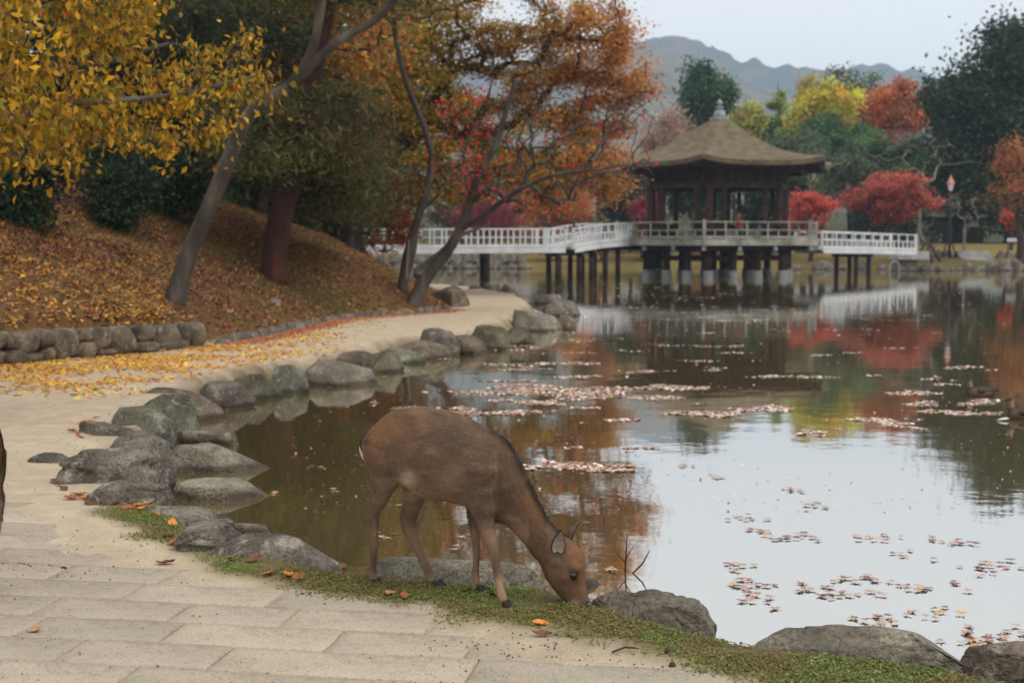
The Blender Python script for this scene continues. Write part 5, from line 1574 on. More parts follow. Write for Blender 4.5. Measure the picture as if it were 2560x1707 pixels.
def loft(mb, secs, n=22, power=2.3, per=3):
    """closed body through sections (top, bottom, half width)"""
    A_ = np.array([np.r_[dp(*t), dp(*b), w] for t, b, w in secs])
    S = spline(A_, per)
    V, F = [], []
    for s in S:
        t, b, w = s[:3], s[3:6], max(s[6], 0.004)
        c, u = (t + b) / 2, (t - b) / 2
        for k in range(n):
            a = 2 * math.pi * k / n
            ca, sa = math.cos(a), math.sin(a)
            e = 2 / power
            V.append(c + u * (abs(ca) ** e) * np.sign(ca) + DN * w * (abs(sa) ** e) * np.sign(sa) * (1 - 0.10 * ca))
    m = len(S)
    for i in range(m - 1):
        for k in range(n): F.append((i * n + k, i * n + (k + 1) % n, (i + 1) * n + (k + 1) % n, (i + 1) * n + k))
    F += [tuple(range(n - 1, -1, -1)), tuple(range((m - 1) * n, m * n))]
    mb.add(V, F)

def limb(mb, pts, n=14, flat=0.85, per=3):
    """pts: (world point, radius); a little narrower sideways than fore and aft"""
    P = np.array([np.r_[p, r] for p, r in pts])
    S = spline(P, per)
    V, F = [], []
    m = len(S)
    for i, s in enumerate(S):
        t = S[min(i + 1, m - 1)][:3] - S[max(i - 1, 0)][:3]
        t /= np.linalg.norm(t)
        f = np.cross(DN, t); f /= np.linalg.norm(f)
        g = np.cross(t, f)
        for k in range(n):
            a = 2 * math.pi * k / n
            V.append(s[:3] + f * math.cos(a) * s[3] + g * math.sin(a) * s[3] * flat)
    for i in range(m - 1):
        for k in range(n): F.append((i * n + k, i * n + (k + 1) % n, (i + 1) * n + (k + 1) % n, (i + 1) * n + k))
    F += [tuple(range(n - 1, -1, -1)), tuple(range((m - 1) * n, m * n))]
    mb.add(V, F)

PXM = 0.37 * 6.05 / FPX * 1.02        # metres per detail pixel
SECS = [((104, 300), (114, 390), 0.0285), ((135, 262), (150, 500), 0.0808), ((205, 188), (205, 590), 0.1061), ((300, 122), (300, 635), 0.1218), ((420, 98), (400, 628), 0.1305), ((550, 110), (520, 706), 0.1375),
        ((700, 150), (640, 732), 0.1392), ((820, 205), (760, 756), 0.1305), ((920, 258), (850, 800), 0.1148), ((1000, 296), (905, 845), 0.0974), ((1062, 352), (958, 872), 0.0818), ((1130, 468), (1035, 882), 0.0741),
        ((1190, 600), (1088, 925), 0.0627), ((1250, 730), (1148, 990), 0.0551), ((1320, 855), (1218, 1078), 0.0513), ((1400, 945), (1286, 1160), 0.0522), ((1488, 1008), (1322, 1250), 0.0589), ((1553, 1085), (1350, 1295), 0.0627),
        ((1574, 1165), (1372, 1330), 0.0570), ((1570, 1240), (1405, 1370), 0.0456), ((1578, 1310), (1445, 1410), 0.0361), ((1592, 1370), (1482, 1450), 0.0304), ((1602, 1420), (1515, 1474), 0.0276), ((1597, 1452), (1552, 1480), 0.0190)]
LEGS = {
 'near_hind': (0.085, [(255, 400, 130), (232, 520, 118), (212, 630, 86), (188, 725, 54), (160, 795, 40), (150, 850, 34), (152, 950, 31), (148, 1080, 28), (140, 1180, 28), (138, 1222, 32), (152, 1268, 29)], (168, 1302)),
 'far_hind': (-0.085, [(380, 430, 120), (415, 560, 108), (430, 680, 82), (395, 800, 66), (383, 880, 60), (398, 945, 52), (440, 1035, 40), (484, 1145, 33), (522, 1222, 35), (552, 1275, 32)], (600, 1318)),
 'near_fore': (0.085, [(890, 480, 120), (868, 640, 112), (880, 770, 82), (902, 880, 62), (934, 990, 50), (962, 1085, 39), (974, 1180, 30), (996, 1300, 28), (1010, 1365, 33), (1028, 1412, 29)], (1054, 1456)),
 'far_fore': (-0.075, [(850, 640, 90), (836, 800, 62), (832, 880, 48), (838, 1000, 33), (842, 1090, 28), (836, 1180, 25), (834, 1240, 30), (848, 1300, 27)], (872, 1352)),
}
mb = MB()
loft(mb, SECS)
feet = {}
for k, (lat, pts, ft) in LEGS.items():
    fw = foot(*ft)
    fl = dp(*ft, lat)
    L = []
    n_ = len(pts)
    y0, y1 = pts[0][1], ft[1]
    for (x, y, r_) in pts:
        f = smooth(np.array([(y - 700) / (y1 - 700)]), 0, 1)[0]
        want = (fw - DD0) @ DN
        L.append((dp(x, y, lat * (0.75 if y < 650 else 1) * (1 - f) + want * f), r_ * PXM))
    limb(mb, L, flat=0.8)
    feet[k] = (fw, L[-1][0], L[-2][0])
# brow and cheek fullness
for (x, y, r_) in ((1500, 1180, 40), (1440, 1240, 46), (1395, 1150, 50)):
    for s_ in (-1, 1):
        c = dp(x, y, 0.034 * s_)
        cap(mb, c - DDIR * 0.01, c + DDIR * 0.01, r_ * PXM, r_ * PXM, 12)
me = remesh('body', mb, 0.0075, 5, 0.5)
P = mesh_co(me)
# fine muscle relief
nrm = np.empty(len(P) * 3, np.float32)
me.vertices.foreach_get('normal', nrm)
nrm = nrm.reshape(-1, 3).astype(float)
P = P + nrm * (0.0035 * fbm(P * 9, 3) * np.clip((P[:, 2:3] - 0.5) * 5, 0, 1))[:, :1] if False else P + nrm * (0.003 * fbm(P * 9, 3) * np.clip((P[:, 2] - 0.5) * 5, 0, 1))[:, None]
me.vertices.foreach_set('co', (P - DD0).astype(np.float32).ravel())
px, py = px_of(P)
zx, zy = (px - 880) / 0.37, (py - 980) / 0.37
def blob(cx, cy, rx, ry): return np.exp(-(((zx - cx) / rx) ** 2 + ((zy - cy) / ry) ** 2))
def mixcol(c, tgt, f): return c * (1 - f[:, None]) + np.array(tgt) * f[:, None]
up = np.clip(nrm[:, 2], 0, 1)
dn = np.clip(-nrm[:, 2], 0, 1)
fc = np.tile(srgb(120, 92, 70), (len(P), 1))
fc = mixcol(fc, srgb(92, 74, 60), np.clip(0.5 + 0.6 * fbm(P * 5, 4), 0, 1) * 0.7)
fc = mixcol(fc, srgb(136, 92, 58), np.clip(blob(200, 210, 200, 110) + blob(140, 350, 70, 150) * 0.6, 0, 1) * 0.75)
fc = mixcol(fc, srgb(78, 64, 56), blob(900, 700, 170, 190) * 0.8)                 # shoulder
fc = mixcol(fc, srgb(84, 66, 52), blob(640, 330, 220, 90) * 0.4)
fc = mixcol(fc, srgb(140, 96, 64), blob(1230, 800, 120, 200) * 0.45)              # neck
fc = mixcol(fc, srgb(140, 92, 58), np.clip(blob(1525, 1075, 80, 60) + blob(1560, 1180, 30, 70), 0, 1) * 0.65)   # forehead
fc = mixcol(fc, srgb(110, 84, 68), blob(1400, 1270, 70, 70) * 0.7)
fc = mixcol(fc, srgb(60, 44, 36), blob(1520, 1275, 22, 34) * 0.7)
fc = mixcol(fc, srgb(44, 32, 28), blob(1530, 1452, 34, 9) * 0.9)
fc = mixcol(fc, srgb(126, 88, 62), blob(1530, 1340, 60, 70) * 0.7)
fc = mixcol(fc, srgb(196, 176, 150), np.clip(blob(380, 590, 46, 60) + blob(420, 690, 70, 40) * 0.6, 0, 1) * 0.85)     # groin
fc = mixcol(fc, srgb(168, 140, 108), dn * (zy > 560) * (zy < 800) * 0.55)
leg = smooth(zy, 840, 960) * (zx < 1200)
fc = mixcol(fc, srgb(136, 108, 84), leg * 0.8)
fc = mixcol(fc, srgb(74, 60, 50), leg * np.clip(blob(975, 1180, 30, 130) + blob(150, 1150, 26, 110) + blob(860, 1180, 14, 120) + blob(520, 1180, 40, 60) * 0.6, 0, 1) * 0.8)
fc = mixcol(fc, srgb(172, 140, 108), leg * smooth(zy, 1200, 1300) * 0.7)
# dark stripe along the nape
line = np.array([(960, 272), (1010, 305), (1062, 355), (1130, 470), (1190, 602), (1250, 732), (1320, 858), (1400, 946)], float)
ld = np.full(len(P), 1e9)
for (a, b) in zip(line[:-1], line[1:]):
    e = b - a
    t = np.clip(((zx - a[0]) * e[0] + (zy - a[1]) * e[1]) / (e @ e), 0, 1)
    ld = np.minimum(ld, np.hypot(zx - a[0] - t * e[0], zy - a[1] - t * e[1]))
fc = mixcol(fc, srgb(40, 32, 30), np.exp(-(ld / 24) ** 2) * 0.92)
fc = mixcol(fc, srgb(60, 44, 34), blob(100, 330, 30, 40) * 0.9)
fc = mixcol(fc, srgb(226, 214, 198), np.clip(blob(110, 410, 30, 70) * (np.abs((P - DD0) @ DN) < 0.075), 0, 1) * 0.9)
fc = mixcol(fc, srgb(226, 214, 198), blob(1498, 1446, 34, 30) * 0.95)
fc = mixcol(fc, srgb(46, 34, 30), np.clip(blob(1540, 1470, 26, 14), 0, 1) * 0.9)
st_ = fbm(np.stack([(P - DD0) @ DDIR * 14 + P[:, 2] * 8, (P - DD0) @ DN * 20, P[:, 2] * 34], -1), 4)
fc = mixcol(fc, srgb(70, 58, 50), np.clip(-st_ - 0.05, 0, 1) * 0.38 * (zy < 850))
fc = mixcol(fc, srgb(158, 126, 98), np.clip(st_ - 0.15, 0, 1) * 0.35 * (zy < 850))
fc = np.clip(fc * 1.12 * (1 + 0.10 * fbm(P * 30, 3))[:, None], 0.003, 0.9)
set_col(me, fc)
m, n, l, p = new_mat('fur')
at = n.new('ShaderNodeAttribute'); at.attribute_name = 'col'
tn = noise_node(n, l, 170, 3, 0.7)
rr = ramp(n, l, tn.outputs[0], [(0.3, (0.72,) * 3), (0.7, (1.25,) * 3)])
l.new(mixc(n, l, 0.8, at.outputs['Color'], rr.outputs[0], 'MULTIPLY'), p.inputs['Base Color'])
p.inputs['Roughness'].default_value = 0.85
p.inputs['Specular IOR Level'].default_value = 0.15
bump(n, l, p, tn.outputs[0], 0.5, 0.004)
M['fur'] = m
M['hair_strand'] = mat_leaf('hair_strand', 0.0, 0.6, 0.2)
deer = tag(empty('deer', tuple(DD0)), 'brown sika deer grazing with lowered head on the mossy bank', 'deer', 'deer')
body = put('body', me, M['fur'], deer)
# fur: short hairs lying backwards and down
r = np.random.default_rng(31)
tris = np.empty(len(me.polygons) * 4, np.int32)
me.calc_loop_triangles()
nt_ = len(me.loop_triangles)
tri = np.empty(nt_ * 3, np.int32); me.loop_triangles.foreach_get('vertices', tri); tri = tri.reshape(-1, 3)
Q = P - DD0
e1, e2 = Q[tri[:, 1]] - Q[tri[:, 0]], Q[tri[:, 2]] - Q[tri[:, 0]]
ar = np.linalg.norm(np.cross(e1, e2), axis=1)
NF = 130000
ti = r.choice(nt_, NF, p=ar / ar.sum())
uv = r.random((NF, 2)); fl_ = uv.sum(1) > 1; uv[fl_] = 1 - uv[fl_]
c0 = Q[tri[ti, 0]] + e1[ti] * uv[:, :1] + e2[ti] * uv[:, 1:]
n0 = nrm[tri[ti, 0]]
zx0, zy0 = zx[tri[ti, 0]], zy[tri[ti, 0]]
flow = np.where((zx0 > 1000)[:, None], np.array([-0.45, 0.2, 0.75]), np.array([-0.85, 0.3, -0.5])) + 0.25 * r.normal(size=(NF, 3))
flow[(zy0 > 850) & (zx0 < 1150)] = np.array([-0.1, 0, -1]) + 0.12 * r.normal(size=(((zy0 > 850) & (zx0 < 1150)).sum(), 3))
flow[zx0 > 1330] = np.array([-0.35, 0.1, 0.8]) + 0.2 * r.normal(size=((zx0 > 1330).sum(), 3))
flow -= (flow * n0).sum(1)[:, None] * n0
flow /= np.linalg.norm(flow, axis=1)[:, None] + 1e-9
Lh = np.where((zy0 > 900) & (zx0 < 1200), 0.008, np.where(zx0 > 1330, 0.007, 0.017)) * r.uniform(0.7, 1.3, NF)
tip = c0 + flow * Lh[:, None] + n0 * (Lh * 0.28)[:, None]
sd_ = np.cross(flow, n0) * 0.0011
V = np.stack([c0 - sd_ - n0 * 0.001, c0 + sd_ - n0 * 0.001, tip], 1).reshape(-1, 3)
hc_ = np.clip(fc[tri[ti, 0]] * (1 + 0.22 * r.normal(size=(NF, 1))), 0.004, 0.9)
fur = put('fur', np_mesh('fur', V, np.arange(NF * 3).reshape(NF, 3), np.repeat(hc_, 3, axis=0)), M['hair_strand'], body)
fur['kind'] = 'stuff'

M['eye'] = mat_noise('eye', [(0.3, srgb(14, 10, 9)), (0.7, srgb(26, 18, 15))], 10, 0.06, 0.0, spec=0.8)
M['nose'] = mat_noise('nose', [(0.3, srgb(24, 22, 23)), (0.7, srgb(44, 40, 40))], 60, 0.35, 0.4, 120, 0.002, spec=0.5)
M['hoof'] = mat_noise('hoof', [(0.3, srgb(34, 30, 28)), (0.7, srgb(60, 54, 50))], 20, 0.75, 0.3)
M['ear_in'] = mat_noise('ear_in', [(0.3, srgb(150, 138, 124)), (0.7, srgb(186, 174, 158))], 60, 0.9, 0.4)
M['ear_out'] = mat_noise('ear_out', [(0.3, srgb(70, 54, 46)), (0.7, srgb(104, 80, 64))], 60, 0.9, 0.4)
M['tail_dark'] = mat_noise('tail_dark', [(0.3, srgb(44, 34, 28)), (0.7, srgb(80, 58, 42))], 80, 0.9, 0.5)
M['tail_white'] = mat_noise('tail_white', [(0.3, srgb(206, 196, 184)), (0.7, srgb(236, 230, 220))], 80, 0.9, 0.5)

def ball(c, rx, ry, rz_, seg=14):
    bm = bmesh.new()
    bmesh.ops.create_uvsphere(bm, u_segments=seg, v_segments=10, radius=1.0)
    for v in bm.verts: v.co = Vector((c[0] + v.co.x * rx, c[1] + v.co.y * ry, c[2] + v.co.z * rz_))
    V = [v.co[:] for v in bm.verts]; F = [[v.index for v in f.verts] for f in bm.faces]
    bm.free()
    b = MB(); b.add(V, F)
    return b
from mathutils.bvhtree import BVHTree
tree_b = BVHTree.FromPolygons([tuple(q) for q in P], [tuple(t) for t in tri])
for s_ in (1, -1):
    q = dp(1491, 1238, 0.0)
    if s_ > 0:
        dq = Vector(ray(*zp(1491, 1238))).normalized()
        hitp = tree_b.ray_cast(Vector((0, 0, CAMZ)), dq)[0]
    else:
        hitp = tree_b.ray_cast(Vector(tuple(q - DN * 0.3)), Vector(tuple(DN)))[0]
    hp = np.array(hitp) - DN * s_ * 0.008
    ball(hp, 0.0175, 0.0175, 0.018).build('eye', M['eye'], deer, True)
    # dark rim of the lids
    mbx = MB()
    ringc = hp + DN * s_ * 0.006
    U = np.cross(DN, [0, 0, 1]); U /= np.linalg.norm(U)
    pts = [ringc + U * 0.0185 * math.cos(t) + np.array([0, 0, 1]) * 0.018 * math.sin(t) for t in np.linspace(0, 2 * math.pi, 18)]
    mbx.tube(pts, [0.0032] * 18, 6); mbx.build('eyelid', M['tail_dark'], deer, True)
# nose pad
nc = dp(1588, 1438)
nb = ball(dp(1592, 1446), 0.027, 0.027, 0.026); nb.build('nose', M['nose'], deer, True)
# ears: cupped leaves
def ear(base, tip, facing, width, label):
    base, tip, facing = np.array(base), np.array(tip), np.array(facing, float)
    ax = tip - base; L = np.linalg.norm(ax); ax /= L
    facing -= (facing @ ax) * ax; facing /= np.linalg.norm(facing)
    sd = np.cross(ax, facing)
    nu, nv = 13, 11
    def sheet(off, cup):
        V = []
        for i in range(nu):
            t = i / (nu - 1)
            w = width * (math.sin(math.pi * min(1, (t * 0.93 + 0.07)) ** 0.8) ** 0.75) * (1 - 0.15 * t) + 0.002
            for j in range(nv):
                s = (j / (nv - 1) - 0.5) * 2
                a = s * cup * (1 - 0.5 * t)
                V.append(base + ax * (t * L) + sd * w * math.sin(a) / math.sin(cup) + facing * (-w * (math.cos(a) - math.cos(cup)) * 1.1 - off))
        return V
    outer, inner = sheet(0.006, 1.4), sheet(0.0, 1.35)
    mid_ = np.mean(np.array(inner), axis=0)
    lining = [q + (mid_ - q) * 0.13 for q in np.array(inner)]
    I = lambda i, j: i * nv + j
    Fo = [(I(i, j), I(i + 1, j), I(i + 1, j + 1), I(i, j + 1)) for i in range(nu - 1) for j in range(nv - 1)]
    b = MB(); b.add(outer, Fo)
    rim = [I(i, 0) for i in range(nu)] + [I(nu - 1, j) for j in range(1, nv)] + [I(i, nv - 1) for i in range(nu - 2, -1, -1)]
    n0_ = len(b.v)
    b.v += [tuple(q) for q in inner]
    b.f += [tuple(n0_ + i for i in q[::-1]) for q in Fo]
    for a_, c_ in zip(rim[:-1], rim[1:]): b.f.append((a_, c_, n0_ + c_, n0_ + a_))
    o = b.build('ear', M['ear_out'], deer, True)
    b = MB(); b.add([np.array(q) + facing * 0.0012 for q in lining], Fo)
    b.build('inner_ear', M['ear_in'], o, True)
    return o
toc = np.array([0, 0, CAMZ]) - dp(1400, 1050)
toc /= np.linalg.norm(toc)
ear(dp(1388, 1102, 0.066), dp(1412, 932, 0.112), toc + DDIR * 0.15, 0.031, '')
ear(dp(1455, 1020, -0.045), dp(1552, 878, -0.085), -DN + DDIR * 0.9, 0.030, '')
# tail
tb = dp(118, 300)
mbt = MB()
limb(mbt, [(dp(128, 285), 0.022), (dp(100, 320), 0.030), (dp(98, 375), 0.028), (dp(108, 430), 0.014)], flat=1.1)
tl = mbt.build('tail', M['tail_dark'], deer, True)
mbt = MB()
limb(mbt, [(dp(108, 335, -0.01), 0.024), (dp(92, 375, -0.012), 0.026), (dp(94, 430, -0.012), 0.020), (dp(106, 475, -0.01), 0.008)], flat=1.3)
mbt.build('tail_fringe', M['tail_white'], tl, True)
# hooves: two toes each
for k, (fw, last, prev) in feet.items():
    fwd = DDIR * 0.8 + np.array([0.2, -0.1, 0]); fwd /= np.linalg.norm(fwd)
    sdv = np.array([-fwd[1], fwd[0], 0])
    for s_ in (-1, 1):
        V, F = [], []
        ctr = np.array([last[0], last[1], 0.0]) * 0.35 + np.array([fw[0], fw[1], 0.0]) * 0.65
        zt_ = min(last[2] - 0.250, 0.045)
        prof_ = [(-0.022, 0.011, 0.004), (-0.016, 0.014, 0.03), (0.006, 0.0145, 0.032), (0.022, 0.013, 0.022), (0.036, 0.009, 0.011), (0.044, 0.003, 0.004)]
        for (f_, w_, h_) in prof_:
            f_, w_, h_ = f_ * 0.82, w_ * 0.82, h_ * 0.85
            c = ctr + fwd * (f_ + 0.004) + sdv * s_ * (0.0135 + 0.12 * f_ * 0.4)
            for q in range(10):
                a = 2 * math.pi * q / 10
                V.append((c[0] + sdv[0] * w_ * math.cos(a), c[1] + sdv[1] * w_ * math.cos(a), 0.248 + h_ * 0.55 + h_ * 0.75 * math.sin(a)))
        for i in range(len(prof_) - 1):
            for q in range(10): F.append((i * 10 + q, i * 10 + (q + 1) % 10, (i + 1) * 10 + (q + 1) % 10, (i + 1) * 10 + q))
        F += [tuple(range(9, -1, -1)), tuple(range(50, 60))]
        b = MB(); b.add(V, F); b.build('hoof', M['hoof'], deer, True)

# a second deer, of which the photograph only catches a sliver at its edge
def copy_tree(o, parent=None):
    c = o.copy(); COL.objects.link(c); c.parent = parent
    for ch in list(o.children): copy_tree(ch, c)
    return c
d2 = copy_tree(deer)
d2['label'] = 'another brown deer on the paving, only the edge of its flank in sight'
d2.rotation_euler.z = math.radians(146)
ca_, sa_ = math.cos(d2.rotation_euler.z), math.sin(d2.rotation_euler.z)
Q2 = (P - DD0); Q2 = Q2[Q2[:, 2] > 0.02]
qx, qy = Q2[:, 0] * ca_ - Q2[:, 1] * sa_, Q2[:, 0] * sa_ + Q2[:, 1] * ca_
oy = 6.1
d2.location = (float(np.min(-0.3589 * (qy + oy) - qx)), oy, 0.25)

# ------------------------------------------------------------------ two ducks
def duck(px, py, label, head_turn=0.0, seed=1):
    c = G(px, py, 0.0)
    o = tag(empty('duck', (c[0], c[1], 0.0)), label, 'duck', 'ducks on the pond')
    mb = MB()
    def rings(S, n=14):
        S = spline(np.array(S, float), 3)
        V, F = [], []
        for (x, z, rw, rh) in S:
            for k in range(n):
                a = 2 * math.pi * k / n
                V.append((x, rw * math.cos(a), z + rh * math.sin(a)))
        for i in range(len(S) - 1):
            for k in range(n): F.append((i * n + k, i * n + (k + 1) % n, (i + 1) * n + (k + 1) % n, (i + 1) * n + k))
        F += [tuple(range(n - 1, -1, -1)), tuple(range((len(S) - 1) * n, len(S) * n))]
        mb.add(V, F)
    rings([(-0.165, 0.02, 0.02, 0.03), (-0.14, 0.02, 0.07, 0.06), (-0.06, 0.025, 0.095, 0.075), (0.04, 0.03, 0.095, 0.072), (0.12, 0.045, 0.07, 0.05), (0.18, 0.055, 0.03, 0.02), (0.205, 0.06, 0.01, 0.006)])
    cap(mb, (-0.125, 0, 0.05), (-0.135, 0, 0.14), 0.038, 0.028, 12)
    cap(mb, (-0.135, 0, 0.13), (-0.148, 0, 0.175), 0.03, 0.034, 12)
    cap(mb, (-0.15, 0, 0.178), (-0.168, 0, 0.176), 0.034, 0.026, 12)
    me = remesh('body', mb, 0.007, 3)
    Q = mesh_co(me)
    cc = np.tile(srgb(92, 74, 62), (len(Q), 1))
    cc *= (1 + 0.35 * fbm(Q * 60 * np.array([0.5, 1, 1]), 3))[:, None]
    cc[Q[:, 2] > 0.11] = srgb(146, 126, 106)
    cc[(Q[:, 2] > 0.19)] = srgb(70, 56, 48)
    cc[(np.abs(Q[:, 2] - 0.18) < 0.008) & (Q[:, 0] < -0.13)] = srgb(56, 44, 40)
    set_col(me, np.clip(cc, 0.004, 0.8))
    put('body', me, M['cloth'], o)
    for s_ in (-1, 1):
        b = MB()
        V = []
        for i, t in enumerate(np.linspace(0, 1, 9)):
            x = -0.07 + 0.27 * t
            hgt = 0.045 * math.sin(math.pi * min(1, t * 0.8 + 0.2)) + 0.006
            y = s_ * (0.092 - 0.06 * t * t)
            V += [(x, y + s_ * 0.004, 0.07 - hgt * 0.7 + 0.01 * t), (x, y * 0.9 + s_ * 0.01, 0.075 + 0.01 * t), (x, y * 0.7, 0.085 + hgt * 0.35), (x, y * 0.6, 0.07)]
        F = [(i * 4 + k, i * 4 + (k + 1) % 4, (i + 1) * 4 + (k + 1) % 4, (i + 1) * 4 + k) for i in range(8) for k in range(4)]
        b.add(V, F + [(0, 1, 2, 3), (35, 34, 33, 32)])
        put('wing', b.mesh('wing', True), M['bark_dark'], o)
        e = ball((-0.165, s_ * 0.026, 0.184), 0.005, 0.004, 0.005, 8)
        put('eye', e.mesh('eye', True), M['eye'], o)
    b = MB()
    b.add([(-0.185, -0.014, 0.182), (-0.185, 0.014, 0.182), (-0.185, 0.012, 0.166), (-0.185, -0.012, 0.166), (-0.235, -0.013, 0.166), (-0.235, 0.013, 0.166), (-0.235, 0.012, 0.160), (-0.235, -0.012, 0.160)],
          [(3, 2, 1, 0), (4, 5, 6, 7), (0, 1, 5, 4), (1, 2, 6, 5), (2, 3, 7, 6), (3, 0, 4, 7)])
    put('bill', b.mesh('bill'), M['metal_dark'], o)
    return o
o = duck(2453, 990, 'brown duck swimming with its head up, the one farther from the bank'); o.rotation_euler.z = math.radians(4)
o = duck(2562, 1046, 'brown duck with a pale neck beside a white feather on the water'); o.rotation_euler.z = math.radians(-8)
fp = G(2506, 1050, 0.006)
V = [(-0.06, 0, 0), (-0.02, -0.022, 0.006), (0.04, -0.02, 0.012), (0.07, 0, 0.014), (0.04, 0.022, 0.012), (-0.02, 0.022, 0.006), (-0.01, 0, 0.022), (0.04, 0, 0.03)]
b = MB(); b.add(V, [(0, 1, 6), (1, 2, 7, 6), (2, 3, 7), (3, 4, 7), (4, 5, 6, 7), (5, 0, 6)])
tag(put('feather', b.mesh('feather', True), M['tail_white'], None, tuple(fp)), 'white feather floating on the pond next to a duck', 'feather')
# ------------------------------------------------------------------ moss and grass on the near bank
r = np.random.default_rng(41)
MP = np.array(MOSS)
def scatter(poly, n, r, margin=0.0):
    poly = np.array(poly)
    lo, hi = poly.min(0) - margin, poly.max(0) + margin
    P = r.uniform(lo, hi, size=(n, 2))
    return P, poly_sd(P[:, 0], P[:, 1], poly)
P2, sd = scatter(MOSS, 620000, r, 0.2)
q3 = np.c_[P2, np.zeros(len(P2))]
dens = smooth(sd + 0.13 * fbm(q3 * 3.1 + 5, 4), -0.06, 0.16) * np.clip(0.75 + 0.9 * fbm(q3 * 4.3, 4), 0.06, 1)
sdp_ = -poly_sd(P2[:, 0], P2[:, 1], POND)
ok = (r.random(len(P2)) < dens) & (np.abs(P2[:, 0]) / P2[:, 1] < 0.42) & (P2[:, 1] > 4.3) & (sdp_ > 0.02)
P2 = P2[ok][:190000]
z2 = height(P2[:, 0], P2[:, 1])
Cn = np.c_[P2, z2 + np.abs(r.normal(size=len(P2))) * 0.005 + 0.003]
pn = fbm(np.c_[P2 * 2.2, np.zeros(len(P2))] + 4, 3)
mcol = np.where((pn > 0.02)[:, None], pick_cols(len(P2), pal(((102, 112, 50), 3), ((122, 124, 62), 2), ((82, 94, 42), 2), ((146, 140, 84), 1)), r), pick_cols(len(P2), pal(((112, 108, 54), 3), ((134, 118, 70), 2), ((92, 100, 44), 2), ((120, 92, 58), 1)), r))
V, F, C = leaf_arrays(Cn, r.uniform(0.007, 0.018, len(P2)), mcol, r, -0.1, 0.55, 0.7)
tag(put('moss_cover', np_mesh('moss_cover', V, F, C), M['leaf']), 'low green and olive moss and clover covering the near bank', 'moss', kind='stuff')
P2, sd = scatter(MOSS, 60000, r, 0.1)
ok = (sd > -0.02) & (r.random(len(P2)) < np.clip(0.25 + 1.1 * fbm(np.c_[P2 * 3.3, np.ones(len(P2))], 4), 0, 1)) & (np.abs(P2[:, 0]) / P2[:, 1] < 0.42) & (P2[:, 1] > 4.3) & (-poly_sd(P2[:, 0], P2[:, 1], POND) > 0.03)
P2 = P2[ok]; n_ = len(P2)
base = np.c_[P2, height(P2[:, 0], P2[:, 1])]
dv = r.normal(size=(n_, 3)); dv[:, 2] = 1.3; dv /= np.linalg.norm(dv, axis=1)[:, None]
sdv = np.cross(dv, r.normal(size=(n_, 3))); sdv /= np.linalg.norm(sdv, axis=1)[:, None]
V = np.stack([base - sdv * 0.0016, base + sdv * 0.0016, base + dv * r.uniform(0.015, 0.045, (n_, 1))], 1).reshape(-1, 3)
gc = pick_cols(n_, pal(((112, 124, 52), 3), ((138, 130, 72), 3), ((90, 104, 44), 2), ((160, 140, 90), 1)), r)
tag(put('bank_grass', np_mesh('bank_grass', V, np.arange(n_ * 3).reshape(n_, 3), np.repeat(gc, 3, axis=0)), M['leaf']), 'short sparse grass blades among the moss of the near bank', 'grass', kind='stuff')
# grass blades on the slope and at the feet of the stones
n_ = 70000
P2 = np.c_[r.uniform(-11, 0, n_), r.uniform(17, 52, n_)]
dt = poly_sd(P2[:, 0], P2[:, 1], TOE)
q3 = np.c_[P2, np.zeros(n_)]
ok = (dt > 0.05) & (r.random(n_) < np.clip(0.45 + 0.9 * fbm(q3 * 0.9, 4), 0.04, 1)) & (dt < 7)
P2 = P2[ok]; n_ = len(P2)
h_ = r.uniform(0.05, 0.14, n_)
base = np.c_[P2, height(P2[:, 0], P2[:, 1])]
dv = r.normal(size=(n_, 3)); dv[:, 2] = 1.6; dv /= np.linalg.norm(dv, axis=1)[:, None]
sdv = np.cross(dv, r.normal(size=(n_, 3))); sdv /= np.linalg.norm(sdv, axis=1)[:, None]
V = np.stack([base - sdv * 0.008, base + sdv * 0.008, base + dv * h_[:, None]], 1).reshape(-1, 3)
gc = pick_cols(n_, pal(((138, 112, 56), 3), ((112, 98, 44), 3), ((96, 92, 40), 2), ((160, 126, 72), 1)), r)
tag(put('slope_grass', np_mesh('slope_grass', V, np.arange(n_ * 3).reshape(n_, 3), np.repeat(gc, 3, axis=0)), M['leaf']), 'short dry grass growing over the wooded slope', 'grass', kind='stuff')

# ------------------------------------------------------------------ fallen leaves
def lay(P2, size, cols, r, lift=0.006, flat=0.75, aspect=0.6, floor=None):
    z = height(P2[:, 0], P2[:, 1]) if floor is None else np.full(len(P2), floor)
    Cn = np.c_[P2, z + lift + r.random(len(P2)) * 0.012]
    return leaf_arrays(Cn, size, cols, r, 0.0, flat, aspect, 0.16)
# yellow carpet on the path
YP = W([(-500, 905), (0, 905), (480, 862), (640, 846), (800, 822), (900, 800), (900, 812), (800, 850), (770, 885), (560, 925), (420, 948), (300, 962), (250, 985), (0, 975), (-500, 990)])
P2, sd = scatter(YP, 75000, r, 0.9)
px_, py_ = px_of(np.c_[P2, np.full(len(P2), 0.25)])
dens = smooth(sd, -0.7, 0.9) * np.clip(0.6 + 0.8 * fbm(np.c_[P2 * 1.3, np.zeros(len(P2))], 4), 0.05, 1) * np.interp(px_, [0, 480, 700, 900], [1, 0.85, 0.45, 0.3])
ok = (r.random(len(P2)) < dens) & (-poly_sd(P2[:, 0], P2[:, 1], POND) > 0.35) & (poly_sd(P2[:, 0], P2[:, 1], TOE) < 0)
P2 = P2[ok]
V, F, C = lay(P2, r.uniform(0.05, 0.095, len(P2)), pick_cols(len(P2), pal(((214, 164, 52), 4), ((200, 146, 44), 3), ((186, 124, 62), 2), ((166, 104, 60), 2)), r), r)
